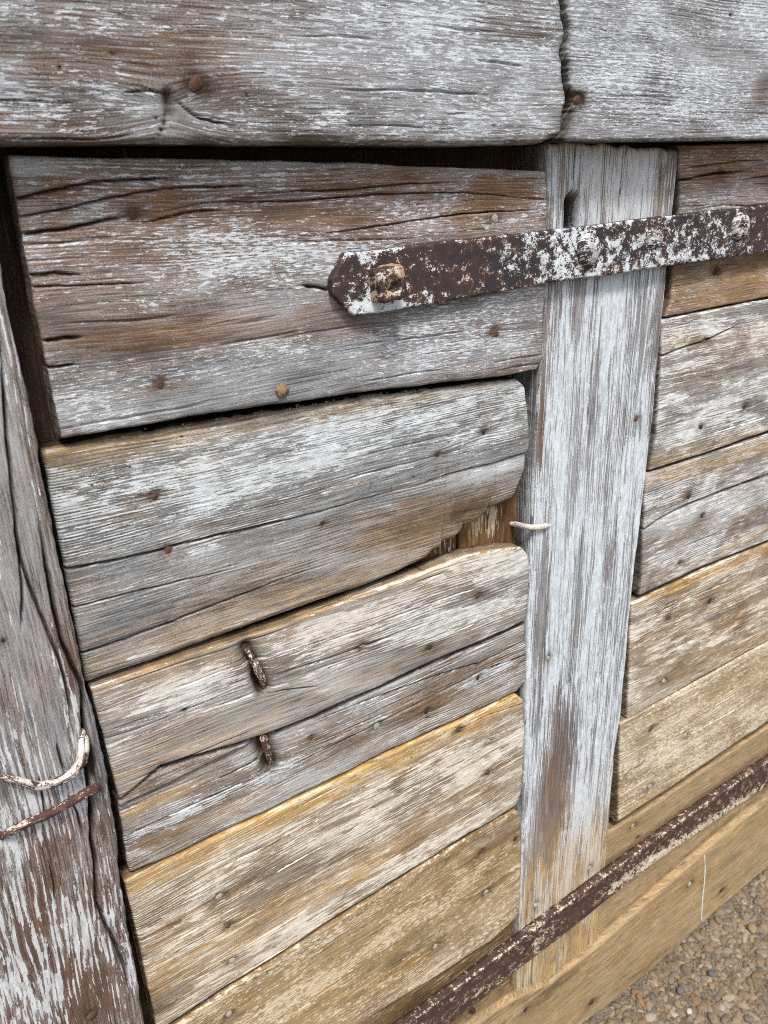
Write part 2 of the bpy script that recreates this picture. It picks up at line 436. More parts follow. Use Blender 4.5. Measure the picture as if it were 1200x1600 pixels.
# ------------------------------------------------------------------ tubes, nails
def tube(name, pts, rad, mat, parent, seg=14, n=60, seed=1, ctrl=(.4, 0, 0, 0), rough=.06, flat=1.0):
    P = np.asarray(pts, float)
    d = np.r_[0, np.cumsum(np.linalg.norm(np.diff(P, axis=0), axis=1))]
    q = np.linspace(0, d[-1], n)
    C = np.stack([np.interp(q, d, P[:, k]) for k in range(3)], -1)
    k5 = np.array([1, 2, 3, 2, 1]) / 9.0
    for _ in range(3):
        C2 = np.stack([np.convolve(np.pad(C[:, k], 2, mode='edge'), k5, 'valid') for k in range(3)], -1); C2[0] = C[0]; C2[-1] = C[-1]; C = C2
    Tn = np.gradient(C, axis=0); Tn /= np.linalg.norm(Tn, axis=1)[:, None]
    nrm = np.array([0, -1.0, 0.0]); N = nrm - (Tn @ nrm)[:, None] * Tn; N /= np.linalg.norm(N, axis=1)[:, None] + 1e-9
    Bn = np.cross(Tn, N)
    rads = np.interp(q, np.linspace(0, d[-1], len(rad)), rad) if hasattr(rad, '__len__') else np.full(n, rad)
    ang = np.linspace(0, 2 * np.pi, seg, endpoint=False)
    rr = rads[:, None] * (1 + rough * 2 * pn(q[:, None] * 120 + 0 * ang[None], np.cos(ang)[None] * 1.5 + seed, seed) + rough * pn(q[:, None] * 400 + 0 * ang[None], ang[None] * 2, seed + 1))
    V = C[:, None] + rr[..., None] * (np.cos(ang)[None, :, None] * N[:, None] * flat + np.sin(ang)[None, :, None] * Bn[:, None])
    V = np.concatenate([V.reshape(-1, 3), C[[0, -1]]])
    Q = [[i * seg + j, i * seg + (j + 1) % seg, (i + 1) * seg + (j + 1) % seg, (i + 1) * seg + j] for i in range(n - 1) for j in range(seg)]
    c0, c1 = n * seg, n * seg + 1
    T = [[c0, (j + 1) % seg, j] for j in range(seg)] + [[c1, (n - 1) * seg + j, (n - 1) * seg + (j + 1) % seg] for j in range(seg)]
    gc = np.zeros((len(V), 3)); gc[:n * seg, 0] = np.repeat(q, seg); gc[:n * seg, 1] = np.tile(ang * .004, n); gc[:, 2] = seed * 1.37
    cc = np.tile(np.array(ctrl, float), (len(V), 1))
    po = np.array(parent.matrix_world.translation) if parent is not None else np.zeros(3)
    off = C[n // 2]
    base = np.zeros(3)
    p = parent
    while p is not None:
        base += np.array(p.location); p = p.parent
    return mk(name, V - off, Q, mat, parent, tuple(off - base), {'gcoord': ('FLOAT_VECTOR', gc), 'ctrl': ('FLOAT_COLOR', cc)}, T=T)


def nail_mesh(seed, mat, dome=.28):
    rng = np.random.default_rng(seed); seg, rings = 22, 6
    ang = np.linspace(0, 2 * np.pi, seg, endpoint=False)
    out = 1 + .10 * np.sin(ang * 2 + seed) + .07 * np.sin(ang * 3 + seed * 2) + rng.uniform(-.05, .05, seg)
    V = [[0, -dome, 0]]; Q = []; T = []
    for k in range(1, rings + 1):
        rr = k / rings
        y = -dome * (1 - rr ** 2.2) + (0 if k < rings else .12)
        for j in range(seg):
            V.append([rr * out[j] * math.cos(ang[j]), y + rng.uniform(-.05, .05), rr * out[j] * math.sin(ang[j])])
    for j in range(seg):
        V.append([out[j] * math.cos(ang[j]) * .97, .9, out[j] * math.sin(ang[j]) * .97])
    T = [[0, 1 + j, 1 + (j + 1) % seg] for j in range(seg)]
    for k in range(rings):
        a = 1 + k * seg; b = a + seg
        Q += [[a + j, b + j, b + (j + 1) % seg, a + (j + 1) % seg] for j in range(seg)]
    V = np.array(V); V[:, 0] *= 1.0
    me_o = mk('nail', V, np.array(Q), mat, T=np.array(T))
    me = me_o.data; bpy.data.objects.remove(me_o)
    return me


# ================================================================== materials in use
W_BEAM = wood('beam_timber', brown=(.14, .092, .062), grey=(.135, .137, .142), paint=(.56, .615, .66), ring=300, ringamp=.3, fl=3.8, ck=.7, lk=2.5, pt=1.8, flv=900)
W_TOP = wood('brown_timber', brown=(.205, .125, .076), grey=(.145, .146, .150), paint=(.60, .65, .69), ring=340, ringamp=.2, fl=3.6, sharp=.04, ck=.7, lk=2.5, flu=130, flv=900, pt=1.8)
W_GREY = wood('grey_timber', mk=1.2, brown=(.160, .105, .064), grey=(.145, .154, .160), ochre=(.38, .265, .13), paint=(.62, .68, .71), ring=400, ringamp=.5, rk=.9, flu=55)
W_TAN = wood('tan_timber', mk=2.2, brown=(.155, .092, .048), grey=(.19, .192, .18), ochre=(.42, .265, .095), paint=(.74, .735, .67), ring=360, ringamp=.36, sharp=.10, rk=.75, flu=50, pt=2.5)
W_PALE = wood('pale_timber', mk=2.2, brown=(.15, .096, .056), grey=(.172, .182, .184), ochre=(.42, .265, .095), paint=(.66, .685, .68), ring=360, ringamp=.36, sharp=.10, rk=.75, flu=50, pt=2.5)
W_OCHRE = wood('ochre_timber', mk=1.6, brown=(.155, .09, .042), grey=(.27, .22, .14), ochre=(.36, .24, .11), paint=(.75, .69, .55), ring=260, ringamp=.2, sharp=.14, pt=2.0, fl=3.4, flu=150, flv=560, lk=2.2, ck=.5)
W_POST = wood('post_timber', brown=(.140, .090, .067), grey=(.20, .205, .212), ochre=(.38, .26, .12), paint=(.60, .665, .71), ring=330, ringamp=.3, flu=13, flv=520, sharp=.06, rk=.6, pt=2.4, pk=(4.5, 50), lk=1.7, ck=.6)
W_LEFT = wood('jamb_timber', brown=(.125, .080, .058), grey=(.150, .162, .180), paint=(.56, .585, .60), ring=190, ringamp=.12, flu=45, flv=460, rk=1.8, fl=3.8, bd=.00026, pt=3.0, lk=2.0, ck=.5, pk=(11, 28))
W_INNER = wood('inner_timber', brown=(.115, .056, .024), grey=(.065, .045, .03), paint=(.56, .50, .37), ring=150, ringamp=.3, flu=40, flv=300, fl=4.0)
W_SHADED = wood('shaded_inner_timber', brown=(.07, .042, .026), grey=(.05, .042, .036), paint=(.5, .46, .38), ring=150, ringamp=.3, flu=60, flv=260)  # darker copy of the inner timber, shade of the interior in its colour
W_RAIL = wood('rail_timber', brown=(.24, .15, .072), grey=(.30, .235, .15), ochre=(.345, .24, .125), paint=(.62, .55, .42), ring=170, ringamp=.12, sharp=.25, pt=2.0, fl=2.2, bd=.0004, lk=2.1, ck=.5)
M_STRAP = metal('strap_iron', dark=(.038, .033, .035), rust=(.070, .042, .034), paint=(.60, .67, .71))
M_NUT = metal('nut_iron', dark=(.05, .034, .03), rust=(.10, .05, .03), paint=(.68, .66, .57), k=.55)
M_BAR = metal('bar_iron', dark=(.056, .036, .034), rust=(.095, .052, .040), orange=(.28, .14, .06), paint=(.68, .62, .50))
M_ROD = metal('rod_iron', dark=(.055, .035, .035), rust=(.11, .05, .034), paint=(.70, .69, .64))
M_RUST = small_metal('nail_rust', (.075, .036, .024), (.15, .065, .035), (.40, .36, .30), .06)
M_PAINTED = small_metal('nail_painted', (.50, .47, .40), (.36, .33, .28), (.13, .06, .035), .03)
M_DARK = small_metal('nail_dark', (.03, .02, .017), (.07, .035, .025), (.12, .06, .04), .05)

# ================================================================== the gate
gate = bpy.data.objects.new('barn_door', None); gate.location = (.7, .02, GZ); link(gate)
tag(gate, 'weathered plank door with flaking white paint, iron strap and nailed grey and ochre boards', 'door', None, 'thing')

# --- left bay, top to bottom
timber('plank', gate, W_TOP, [(14, 243), (120, 246), (400, 250), (600, 257), (855, 268)],
       [(98, 687), (200, 668), (400, 637), (600, 610), (800, 586), (838, 580)],
       [(14, 243), (30, 340), (60, 500), (98, 687)], [(855, 268), (856, 400), (850, 500), (847, 562), (838, 580)], Y=-.004,
       rand=8, base=(.10, .12, 0, .75), checks=26, gs=0.0, r=.0035,
       blobs=[('P', 480, 400, .11, .022, .34), ('P', 330, 380, .07, .02, .2), ('P', 720, 520, .12, .04, .34), ('P', 360, 560, .08, .02, .22), ('P', 250, 595, .03, .008, .35),
              ('P', 640, 345, .2, .025, .1), ('W', 600, 450, .25, .04, .25), ('W', 500, 600, .3, .03, .4), ('B', 500, 520, .3, .05, -.45), ('B', 450, 600, .3, .03, -.4),
              ('B', 500, 270, .4, .03, .35), ('W', 60, 260, .02, .006, .8), ('P', 130, 640, .05, .02, .25), ('D', 500, 480, .06, .01, .25), ('B', 700, 320, .15, .03, .3),
              ('B', 330, 515, .11, .012, .9), ('P', 330, 515, .11, .012, -.5), ('D', 330, 530, .14, .006, .3), ('W', 40, 280, .01, .05, .3), ('D', 610, 500, .06, .008, .35)],
       edges=[('D', 'bottom', .006, .4), ('W', 'top', .003, .5)],
       cracks=[dict(p=[(30, 310), (90, 296), (150, 285), (260, 278), (300, 272)], w=1.3, d=3.5, open=(1, 0)),
               dict(p=[(36, 338), (110, 325), (180, 308), (260, 294), (330, 292), (440, 290)], w=.9, d=2.5, open=(1, 0)),
               dict(p=[(42, 365), (110, 357), (160, 346), (205, 337)], w=1.4, d=3.5, open=(1, 0)), dict(p=[(215, 338), (330, 316), (470, 314), (600, 303), (720, 300), (853, 312)], w=.9, d=2.5),
               dict(p=[(220, 350), (290, 333), (350, 327)], w=1.0, d=2.5), dict(p=[(380, 302), (520, 298), (640, 287), (730, 285)], w=.9, d=2.4),
               dict(p=[(52, 430), (90, 427), (130, 430)], w=1.3, d=3, open=(1, 0)), dict(p=[(56, 448), (180, 445), (240, 440)], w=.8, d=2, open=(1, 0)),
               dict(p=[(74, 532), (130, 526)], w=1.5, d=3.5, open=(1, 0)), dict(p=[(76, 575), (120, 570)], w=1.2, d=3, open=(1, 0)),
               dict(p=[(480, 370), (600, 352), (720, 334), (853, 327)], w=.8, d=2.2), dict(p=[(470, 447), (500, 450), (522, 455)], w=1.8, d=3)],
       holes=[(340, 250, .8), (790, 305, .7)], knots=[(300, 330, .12, .03, .004), (700, 330, .12, .03, -.004)],
       nails=[(210, 335, 3.6, 'rust'), (775, 342, 4.0, 'paint'), (252, 600, 3.8, 'rust'), (775, 520, 4.0, 'rust')],
       label='wide brown top plank with dark drying cracks, behind the end of the iron strap')

timber('plank', gate, W_GREY, [(65, 703), (130, 692), (300, 664), (600, 617), (790, 594), (808, 592)],
       [(135, 1067), (250, 1028), (400, 974), (560, 921), (598, 907), (622, 896), (612, 901), (640, 886), (668, 872), (676, 862), (690, 856), (684, 850), (712, 842), (722, 832), (716, 826), (742, 818), (760, 804), (754, 800), (778, 792), (803, 779)],
       [(65, 703), (100, 880), (135, 1068)], [(808, 592), (821, 606), (827, 650), (829, 690), (825, 712), (820, 735), (808, 763), (803, 779)], Y=.003,
       rand=8, base=(.30, .38, .05, .28), checks=10, r=.006, gs=.0,
       blobs=[('O', 200, 690, .10, .012, .8), ('O', 600, 630, .3, .008, .35), ('P', 250, 740, .3, .03, .12), ('P', 200, 810, .1, .03, .22), ('P', 700, 630, .12, .04, .2), ('P', 550, 700, .15, .03, .10),
              ('P', 500, 890, .26, .05, -.42), ('P', 300, 950, .2, .03, -.35), ('W', 400, 900, .22, .02, -.12), ('B', 680, 815, .11, .030, 1.1), ('P', 680, 815, .11, .030, -.5), ('W', 680, 820, .10, .028, -.45), ('O', 700, 815, .09, .02, .35), ('D', 735, 800, .05, .012, .35), ('D', 690, 800, .10, .02, .35), ('B', 500, 900, .15, .02, .6),
              ('W', 770, 735, .08, .008, .6), ('B', 220, 1030, .10, .012, .9), ('O', 450, 940, .2, .012, .5), ('P', 300, 990, .12, .008, .3), ('B', 200, 800, .02, .01, .8), ('B', 250, 775, .02, .008, .9),
              ('W', 600, 860, .12, .012, .3), ('B', 130, 930, .02, .02, .5), ('P', 660, 870, .05, .01, .25)],
       edges=[('D', 'top', .005, .55), ('O', 'top', .010, .5), ('B', 'bottom', .008, .4)],
       cracks=[dict(p=[(102, 890), (200, 872), (305, 845), (480, 805), (640, 760)], w=1.3, d=3, open=(1, 0), step=.8, taper=.6),
               dict(p=[(640, 760), (727, 734), (770, 725), (826, 707)], w=1.2, d=1.2, open=(0, 1), step=3.0, fall=9, lip=-.5, taper=.6),
               dict(p=[(112, 950), (240, 918), (360, 890)], w=.8, d=2, open=(1, 0)),
               dict(p=[(125, 1022), (200, 997), (262, 974), (360, 936), (480, 890)], w=1.2, d=3, open=(1, 0), step=.7, taper=.5)],
       holes=[(243, 690, .9), (285, 682, .9), (202, 730, 1.0), (143, 758, 1.0), (418, 714, 1.0), (646, 745, 1.0), (702, 691, 1.0), (165, 944, .9), (260, 974, 1.4)], bevels=[('bottom', .007)],
       knots=[(683, 712, .02, .01, .004), (757, 676, .02, .008, .003)],
       nails=[(243, 775, 3.4, 'rust'), (264, 860, 3.8, 'rust'), (757, 676, 3.0, 'dark'), (685, 711, 2.6, 'dark'), (505, 820, 1.8, 'dark')],
       label='pale grey second plank with fine ridged grain and a broken lower corner beside the post')

timber('plank', gate, W_PALE, [(143, 1077), (300, 1023), (450, 974), (600, 917), (672, 891), (735, 868), (800, 857), (816, 856)],
       [(187, 1250), (250, 1197), (430, 1143), (500, 1114), (600, 1069), (675, 1034), (750, 1004), (822, 970)],
       [(143, 1077), (165, 1160), (187, 1250)], [(816, 856), (826, 868), (828, 890), (826, 930), (822, 970)], Y=0.0,
       rand=10, base=(.30, .42, .10, .40), checks=10, r=.003, gs=.0,
       blobs=[('P', 480, 1000, .26, .022, .30), ('O', 300, 1050, .2, .02, .30), ('O', 700, 900, .1, .025, .3), ('P', 640, 990, .10, .018, .10), ('P', 720, 960, .09, .02, .25), ('B', 760, 970, .06, .015, .6), ('P', 330, 1160, .15, .03, -.3),
              ('W', 480, 1080, .15, .025, .2), ('B', 560, 1060, .10, .015, .3), ('P', 560, 1055, .2, .015, -.3), ('B', 300, 1110, .03, .010, .6), ('B', 600, 1050, .03, .008, .5), ('O', 260, 1180, .12, .02, .25), ('P', 770, 870, .05, .01, .2)],
       edges=[('O', 'top', .008, .4), ('B', 'top', .006, .5), ('D', 'bottom', .003, .3)],
       cracks=[dict(p=[(410, 1060), (480, 1040), (570, 1010), (660, 975)], w=1.6, d=1.6, dirt=.35), dict(p=[(415, 1085), (440, 1079), (500, 1073)], w=.9, d=1.8, step=.6),
               dict(p=[(195, 1225), (300, 1180), (420, 1130)], w=.7, d=1.5), dict(p=[(386, 1012), (399, 1040), (412, 1074)], w=10, d=3.0, open=(1, 1), dirt=1.3), dict(p=[(404, 1058), (411, 1078)], w=6, d=4, open=(1, 1))],
       holes=[(290, 1110, 2.0, 5), (663, 893, 1.0), (636, 1055, .8)],
       nails=[(568, 1012, 4.2, 'paint'), (748, 932, 3.4, 'rust'), (671, 1013, 3.4, 'dark')], knots=[(290, 1110, .03, .01, .004), (480, 1080, .03, .012, .004)],
       label='pale grey third plank with a bent nail lying across its upper grain')

timber('plank', gate, W_GREY, [(192, 1246), (250, 1203), (430, 1149), (500, 1120), (600, 1075), (675, 1040), (750, 1010), (822, 976)],
       [(203, 1365), (300, 1325), (350, 1299), (425, 1264), (550, 1204), (600, 1176), (700, 1131), (807, 1081)],
       [(192, 1246), (186, 1256), (203, 1365)], [(822, 976), (820, 1000), (826, 1025), (824, 1060), (807, 1081)], Y=.003,
       rand=12, base=(.08, .26, .12, .58), checks=16, r=.004, relief=1.6,
       blobs=[('P', 300, 1265, .14, .014, .5), ('P', 380, 1200, .05, .006, .5), ('B', 270, 1310, .16, .02, .7), ('B', 350, 1190, .12, .012, .5), ('O', 230, 1262, .06, .006, .8), ('W', 560, 1100, .2, .012, .3),
              ('P', 770, 1050, .06, .008, .4), ('B', 700, 1085, .12, .02, .75), ('W', 420, 1250, .1, .02, .25), ('P', 540, 1110, .06, .006, .25), ('B', 600, 1170, .12, .008, .6), ('W', 640, 1140, .15, .01, .3)],
       edges=[('D', 'bottom', .003, .3)],
       cracks=[dict(p=[(200, 1255), (260, 1228), (340, 1188), (402, 1160)], w=1.6, d=4.5, open=(1, 1), step=4.5, fall=17),
               dict(p=[(342, 1218), (410, 1184)], w=1.3, d=2.5, lip=2.0), dict(p=[(822, 1000), (750, 1036), (690, 1053), (590, 1088), (480, 1132)], w=1.0, d=2.4, open=(1, 0)),
               dict(p=[(824, 1024), (760, 1045), (700, 1075), (600, 1125), (450, 1200)], w=1.1, d=2.4, open=(1, 0)), dict(p=[(210, 1300), (330, 1245), (420, 1205)], w=.8, d=2, open=(1, 0)), dict(p=[(408, 1147), (416, 1170), (424, 1194)], w=13, d=3.4, open=(1, 1), dirt=1.4), dict(p=[(404, 1146), (428, 1142)], w=5, d=3, open=(1, 1))],
       knots=[(465, 1210, .035, .014, .007), (668, 1114, .04, .016, .005), (330, 1280, .06, .02, .004)], holes=[(668, 1123, 2.2, 3), (673, 1050, .8)],
       nails=[(590, 1135, 4.0, 'paint'), (668, 1112, 3.6, 'dark'), (487, 1153, 2.6, 'rust'), (748, 1060, 3.0, 'dark')],
       label='narrow split fourth plank with a splintered sliver and brown bare wood at one end')

timber('plank', gate, W_TAN, [(195, 1379), (300, 1331), (350, 1305), (425, 1270), (550, 1210), (600, 1182), (700, 1137), (808, 1086)],
       [(247, 1612), (350, 1546), (425, 1499), (500, 1450), (600, 1387), (700, 1323), (807, 1260)],
       [(195, 1379), (215, 1460), (233, 1545), (247, 1612)], [(808, 1086), (818, 1094), (820, 1150), (815, 1240), (807, 1260)], Y=-.001,
       rand=12, base=(.31, .34, .40, .50), checks=14, r=.0035,
       blobs=[('O', 400, 1290, .35, .012, .75), ('O', 720, 1130, .16, .022, .9), ('P', 480, 1330, .3, .035, .18), ('P', 700, 1200, .16, .03, .20), ('O', 300, 1500, .15, .05, .3), ('B', 260, 1440, .04, .03, .7), ('B', 560, 1258, .012, .02, .8),
              ('P', 560, 1390, .2, .014, .35), ('B', 420, 1430, .25, .02, .7), ('P', 420, 1440, .25, .016, -.3), ('P', 330, 1470, .12, .03, .1), ('B', 700, 1285, .2, .012, .6), ('B', 600, 1310, .18, .012, .4), ('D', 245, 1571, .03, .02, .5), ('P', 760, 1220, .05, .03, .1)],  # lower left end corner made darker
       edges=[('O', 'top', .008, .4), ('B', 'top', .005, .4)],
       cracks=[dict(p=[(700, 1150), (760, 1118), (815, 1100)], w=.7, d=1.4, open=(0, 1))],
       holes=[(306, 1350, .9), (551, 1320, .9), (695, 1146, 1.0), (643, 1184, .9)], 
       nails=[(343, 1403, 4.0, 'paint'), (358, 1447, 3.4, 'rust'), (363, 1503, 4.0, 'paint'), (763, 1208, 4.2, 'rust'), (717, 1142, 3.6, 'rust'), (763, 1160, 3.6, 'paint')],
       label='wide cream plank with a yellow stained top edge, second from the bottom')

timber('plank', gate, W_OCHRE, [(255, 1622), (350, 1552), (425, 1505), (500, 1456), (600, 1393), (700, 1329), (806, 1266)],
       [(300, 1790), (500, 1650), (600, 1585), (700, 1522), (760, 1482), (797, 1449)],
       [(255, 1622), (300, 1790)], [(806, 1266), (813, 1272), (815, 1340), (812, 1425), (797, 1449)], Y=.001,
       rand=16, base=(.29, .24, .68, .62), checks=8, r=.0035, bevels=[('bottom', .016)],
       blobs=[('P', 500, 1530, .3, .02, .25), ('O', 600, 1480, .3, .05, .3), ('B', 740, 1350, .12, .04, .5), ('D', 770, 1300, .06, .012, .4), ('P', 700, 1500, .14, .014, .3), ('B', 620, 1520, .1, .015, .5), ('D', 680, 1450, .10, .02, .22), ('P', 420, 1520, .12, .012, .25)],
       holes=[(x, y, .8) for x, y in ((520, 1500), (600, 1470), (640, 1430), (680, 1400), (720, 1400), (560, 1560), (740, 1440), (640, 1520), (770, 1380), (480, 1560))],
       nails=[(752, 1332, 3.8, 'rust'), (760, 1396, 4.4, 'paint'), (755, 1269, 3.6, 'rust'), (681, 1480, 4.2, 'paint'), (359, 1586, 4.2, 'paint'), (806, 1312, 3.4, 'dark')],
       label='lowest tan ochre plank with speckled wear above the lower iron bar')

# --- recessed board under the lowest plank
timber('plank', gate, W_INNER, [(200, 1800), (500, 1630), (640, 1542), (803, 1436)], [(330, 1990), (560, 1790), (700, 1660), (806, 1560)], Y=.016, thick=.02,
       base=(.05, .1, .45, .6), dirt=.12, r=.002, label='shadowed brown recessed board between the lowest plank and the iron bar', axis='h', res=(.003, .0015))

# --- inner boards seen through the gaps (upright)
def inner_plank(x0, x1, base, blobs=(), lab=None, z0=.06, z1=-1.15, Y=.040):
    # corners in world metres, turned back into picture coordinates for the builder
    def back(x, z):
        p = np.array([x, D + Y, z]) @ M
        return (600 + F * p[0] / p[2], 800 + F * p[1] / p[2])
    return timber('inner_board', gate, W_SHADED if base[1] < -.25 else W_INNER, [back(x0, z0), back(x1, z0)], [back(x0, z1), back(x1, z1)], Y=Y, thick=.02, axis='v', base=base, dirt=.05, r=.002,
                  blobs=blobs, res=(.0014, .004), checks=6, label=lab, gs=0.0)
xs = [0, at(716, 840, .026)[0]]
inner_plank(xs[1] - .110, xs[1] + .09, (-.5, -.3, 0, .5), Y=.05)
inner_plank(.03, .165, (-.5, -.3, 0, .5), lab='upright inner board coloured dark brown for shade, seen in the gap beside the left jamb')
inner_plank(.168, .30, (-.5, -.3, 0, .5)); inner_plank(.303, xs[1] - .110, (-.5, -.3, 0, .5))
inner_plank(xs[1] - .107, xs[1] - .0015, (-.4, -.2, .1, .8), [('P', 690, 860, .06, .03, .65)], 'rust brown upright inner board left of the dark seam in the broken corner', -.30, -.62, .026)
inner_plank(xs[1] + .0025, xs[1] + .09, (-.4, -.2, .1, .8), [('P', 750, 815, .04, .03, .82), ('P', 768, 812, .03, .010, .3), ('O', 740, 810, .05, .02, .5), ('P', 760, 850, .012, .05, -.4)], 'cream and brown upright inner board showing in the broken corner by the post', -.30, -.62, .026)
inner_plank(xs[1] + .092, xs[1] + .22, (-.5, -.3, 0, .5)); inner_plank(xs[1] + .223, xs[1] + .40, (-.5, -.3, 0, .5)); inner_plank(xs[1] + .403, xs[1] + .58, (-.5, -.3, 0, .5)); inner_plank(xs[1] + .583, xs[1] + .80, (-.5, -.3, 0, .5))

# --- the middle post
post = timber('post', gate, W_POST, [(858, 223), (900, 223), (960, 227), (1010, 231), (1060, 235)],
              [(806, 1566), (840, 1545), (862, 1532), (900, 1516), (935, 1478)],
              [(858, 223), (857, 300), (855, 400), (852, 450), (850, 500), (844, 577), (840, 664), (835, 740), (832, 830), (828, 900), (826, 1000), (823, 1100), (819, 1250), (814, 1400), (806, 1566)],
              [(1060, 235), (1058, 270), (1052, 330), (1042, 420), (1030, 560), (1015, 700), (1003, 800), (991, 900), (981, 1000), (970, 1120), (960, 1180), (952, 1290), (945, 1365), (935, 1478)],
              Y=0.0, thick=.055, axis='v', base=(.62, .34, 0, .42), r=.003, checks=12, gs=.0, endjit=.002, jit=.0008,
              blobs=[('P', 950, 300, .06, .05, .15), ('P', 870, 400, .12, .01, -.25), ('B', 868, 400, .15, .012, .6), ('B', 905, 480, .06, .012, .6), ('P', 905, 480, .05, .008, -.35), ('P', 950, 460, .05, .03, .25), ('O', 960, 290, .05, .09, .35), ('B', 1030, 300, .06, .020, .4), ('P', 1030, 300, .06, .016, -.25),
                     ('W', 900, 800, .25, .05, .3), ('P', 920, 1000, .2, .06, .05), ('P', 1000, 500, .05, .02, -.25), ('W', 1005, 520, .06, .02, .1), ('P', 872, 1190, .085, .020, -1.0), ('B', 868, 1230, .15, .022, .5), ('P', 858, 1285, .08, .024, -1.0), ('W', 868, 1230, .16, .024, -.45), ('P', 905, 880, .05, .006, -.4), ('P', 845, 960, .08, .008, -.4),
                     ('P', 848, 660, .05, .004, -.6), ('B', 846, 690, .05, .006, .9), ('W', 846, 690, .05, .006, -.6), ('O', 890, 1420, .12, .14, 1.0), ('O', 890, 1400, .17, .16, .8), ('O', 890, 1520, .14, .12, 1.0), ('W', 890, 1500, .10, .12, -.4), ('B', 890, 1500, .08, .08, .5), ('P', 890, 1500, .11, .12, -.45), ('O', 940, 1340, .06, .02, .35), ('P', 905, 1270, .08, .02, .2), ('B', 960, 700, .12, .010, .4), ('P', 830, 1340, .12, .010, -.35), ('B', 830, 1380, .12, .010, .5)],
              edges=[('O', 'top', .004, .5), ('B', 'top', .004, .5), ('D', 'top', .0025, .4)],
              cracks=[dict(p=[(899, 228), (897, 270), (894, 330)], w=1.0, d=3, open=(1, 1)), dict(p=[(896, 318), (895, 352)], w=9, d=22, open=(1, 1), dirt=2.2), dict(p=[(1036, 235), (1032, 270), (1030, 300)], w=1.2, d=3, open=(1, 0)),  # the wide slot has its inner shade painted dark
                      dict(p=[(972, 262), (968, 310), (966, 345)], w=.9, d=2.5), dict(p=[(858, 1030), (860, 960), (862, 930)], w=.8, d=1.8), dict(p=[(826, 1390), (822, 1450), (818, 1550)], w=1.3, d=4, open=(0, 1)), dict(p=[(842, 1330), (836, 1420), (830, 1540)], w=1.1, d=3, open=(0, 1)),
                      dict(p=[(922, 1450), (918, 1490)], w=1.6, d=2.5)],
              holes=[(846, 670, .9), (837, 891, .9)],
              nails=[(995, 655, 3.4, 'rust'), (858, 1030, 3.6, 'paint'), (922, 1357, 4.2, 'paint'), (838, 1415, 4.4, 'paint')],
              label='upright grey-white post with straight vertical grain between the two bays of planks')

# --- right bay
RB = dict(Y=.001, r=.003)
timber('plank', gate, W_TOP, [(1062, 227), (1200, 223), (1500, 214)], [(1041, 496), (1120, 480), (1200, 465), (1500, 408)],
       [(1062, 227), (1064, 300), (1059, 380), (1052, 416), (1050, 468), (1041, 496)], base=(.06, .15, .08, .85), checks=12, r=.003, Y=.001, gs=0.0,
       blobs=[('P', 1120, 315, .06, .012, .3), ('W', 1130, 310, .1, .015, .4), ('O', 1100, 240, .08, .015, .4), ('O', 1150, 440, .2, .03, .5), ('D', 1120, 420, .2, .012, .35), ('B', 1150, 440, .2, .03, .3)],
       cracks=[dict(p=[(1064, 282), (1100, 275), (1127, 270), (1170, 268)], w=1.5, d=3.5, open=(1, 0)), dict(p=[(1150, 283), (1200, 275), (1300, 262)], w=1.0, d=2.5), dict(p=[(1070, 262), (1110, 258), (1150, 252), (1200, 250)], w=.7, d=2)],
       nails=[(1127, 271, 4.2, 'dark'), (1121, 424, 4.4, 'dark')], label='short brown plank crossed by the iron strap, right of the post')
timber('plank', gate, W_PALE, [(1034, 500), (1120, 483), (1200, 468), (1500, 412)], [(1016, 736), (1100, 708), (1200, 674), (1500, 572)],
       [(1034, 500), (1035, 555), (1027, 680), (1016, 736)], rand=10, base=(.38, .44, .02, .50), checks=14, gs=0.0, **RB,
       blobs=[('P', 1090, 640, .12, .03, .2), ('P', 1080, 510, .1, .012, .2), ('B', 1120, 580, .1, .02, .5), ('O', 1100, 700, .2, .012, .5), ('B', 1060, 560, .04, .02, .4), ('B', 1085, 720, .1, .008, .6), ('O', 1170, 530, .1, .02, .4), ('O', 1060, 530, .06, .012, .4)],
       cracks=[dict(p=[(1035, 556), (1070, 542), (1101, 533), (1157, 506)], w=1.2, d=3, open=(1, 0))],
       nails=[(1165, 636, 4.4, 'dark'), (1096, 668, 3.8, 'dark'), (1103, 533, 3.8, 'rust')], label='mottled grey and white plank with a diagonal crack, below the strap and right of the post')
timber('plank', gate, W_GREY, [(1009, 742), (1100, 713), (1200, 679), (1500, 577)], [(1000, 931), (1045, 910), (1100, 884), (1200, 845), (1500, 727)],
       [(1009, 742), (1008, 800), (1006, 850), (1004, 905), (1000, 931)], rand=10, base=(.34, .38, .28, .5), checks=16, gs=0.0, **RB,
       blobs=[('O', 1120, 720, .2, .012, .8), ('B', 1150, 715, .1, .012, .5), ('P', 1040, 770, .06, .015, .25), ('W', 1100, 800, .2, .02, .3), ('B', 1100, 830, .12, .016, .4), ('P', 1080, 875, .1, .012, .2), ('D', 1010, 925, .03, .008, .5), ('O', 1150, 850, .2, .01, .4)],
       cracks=[dict(p=[(1005, 830), (1025, 815), (1057, 797), (1110, 775), (1200, 742), (1350, 690)], w=2.2, d=5, open=(1, 0), step=3.0, fall=14)],
       nails=[(1077, 776, 4.0, 'dark'), (1063, 881, 4.2, 'rust'), (1098, 806, 3.2, 'dark')], label='grey plank split by a long curved crack, right of the post')
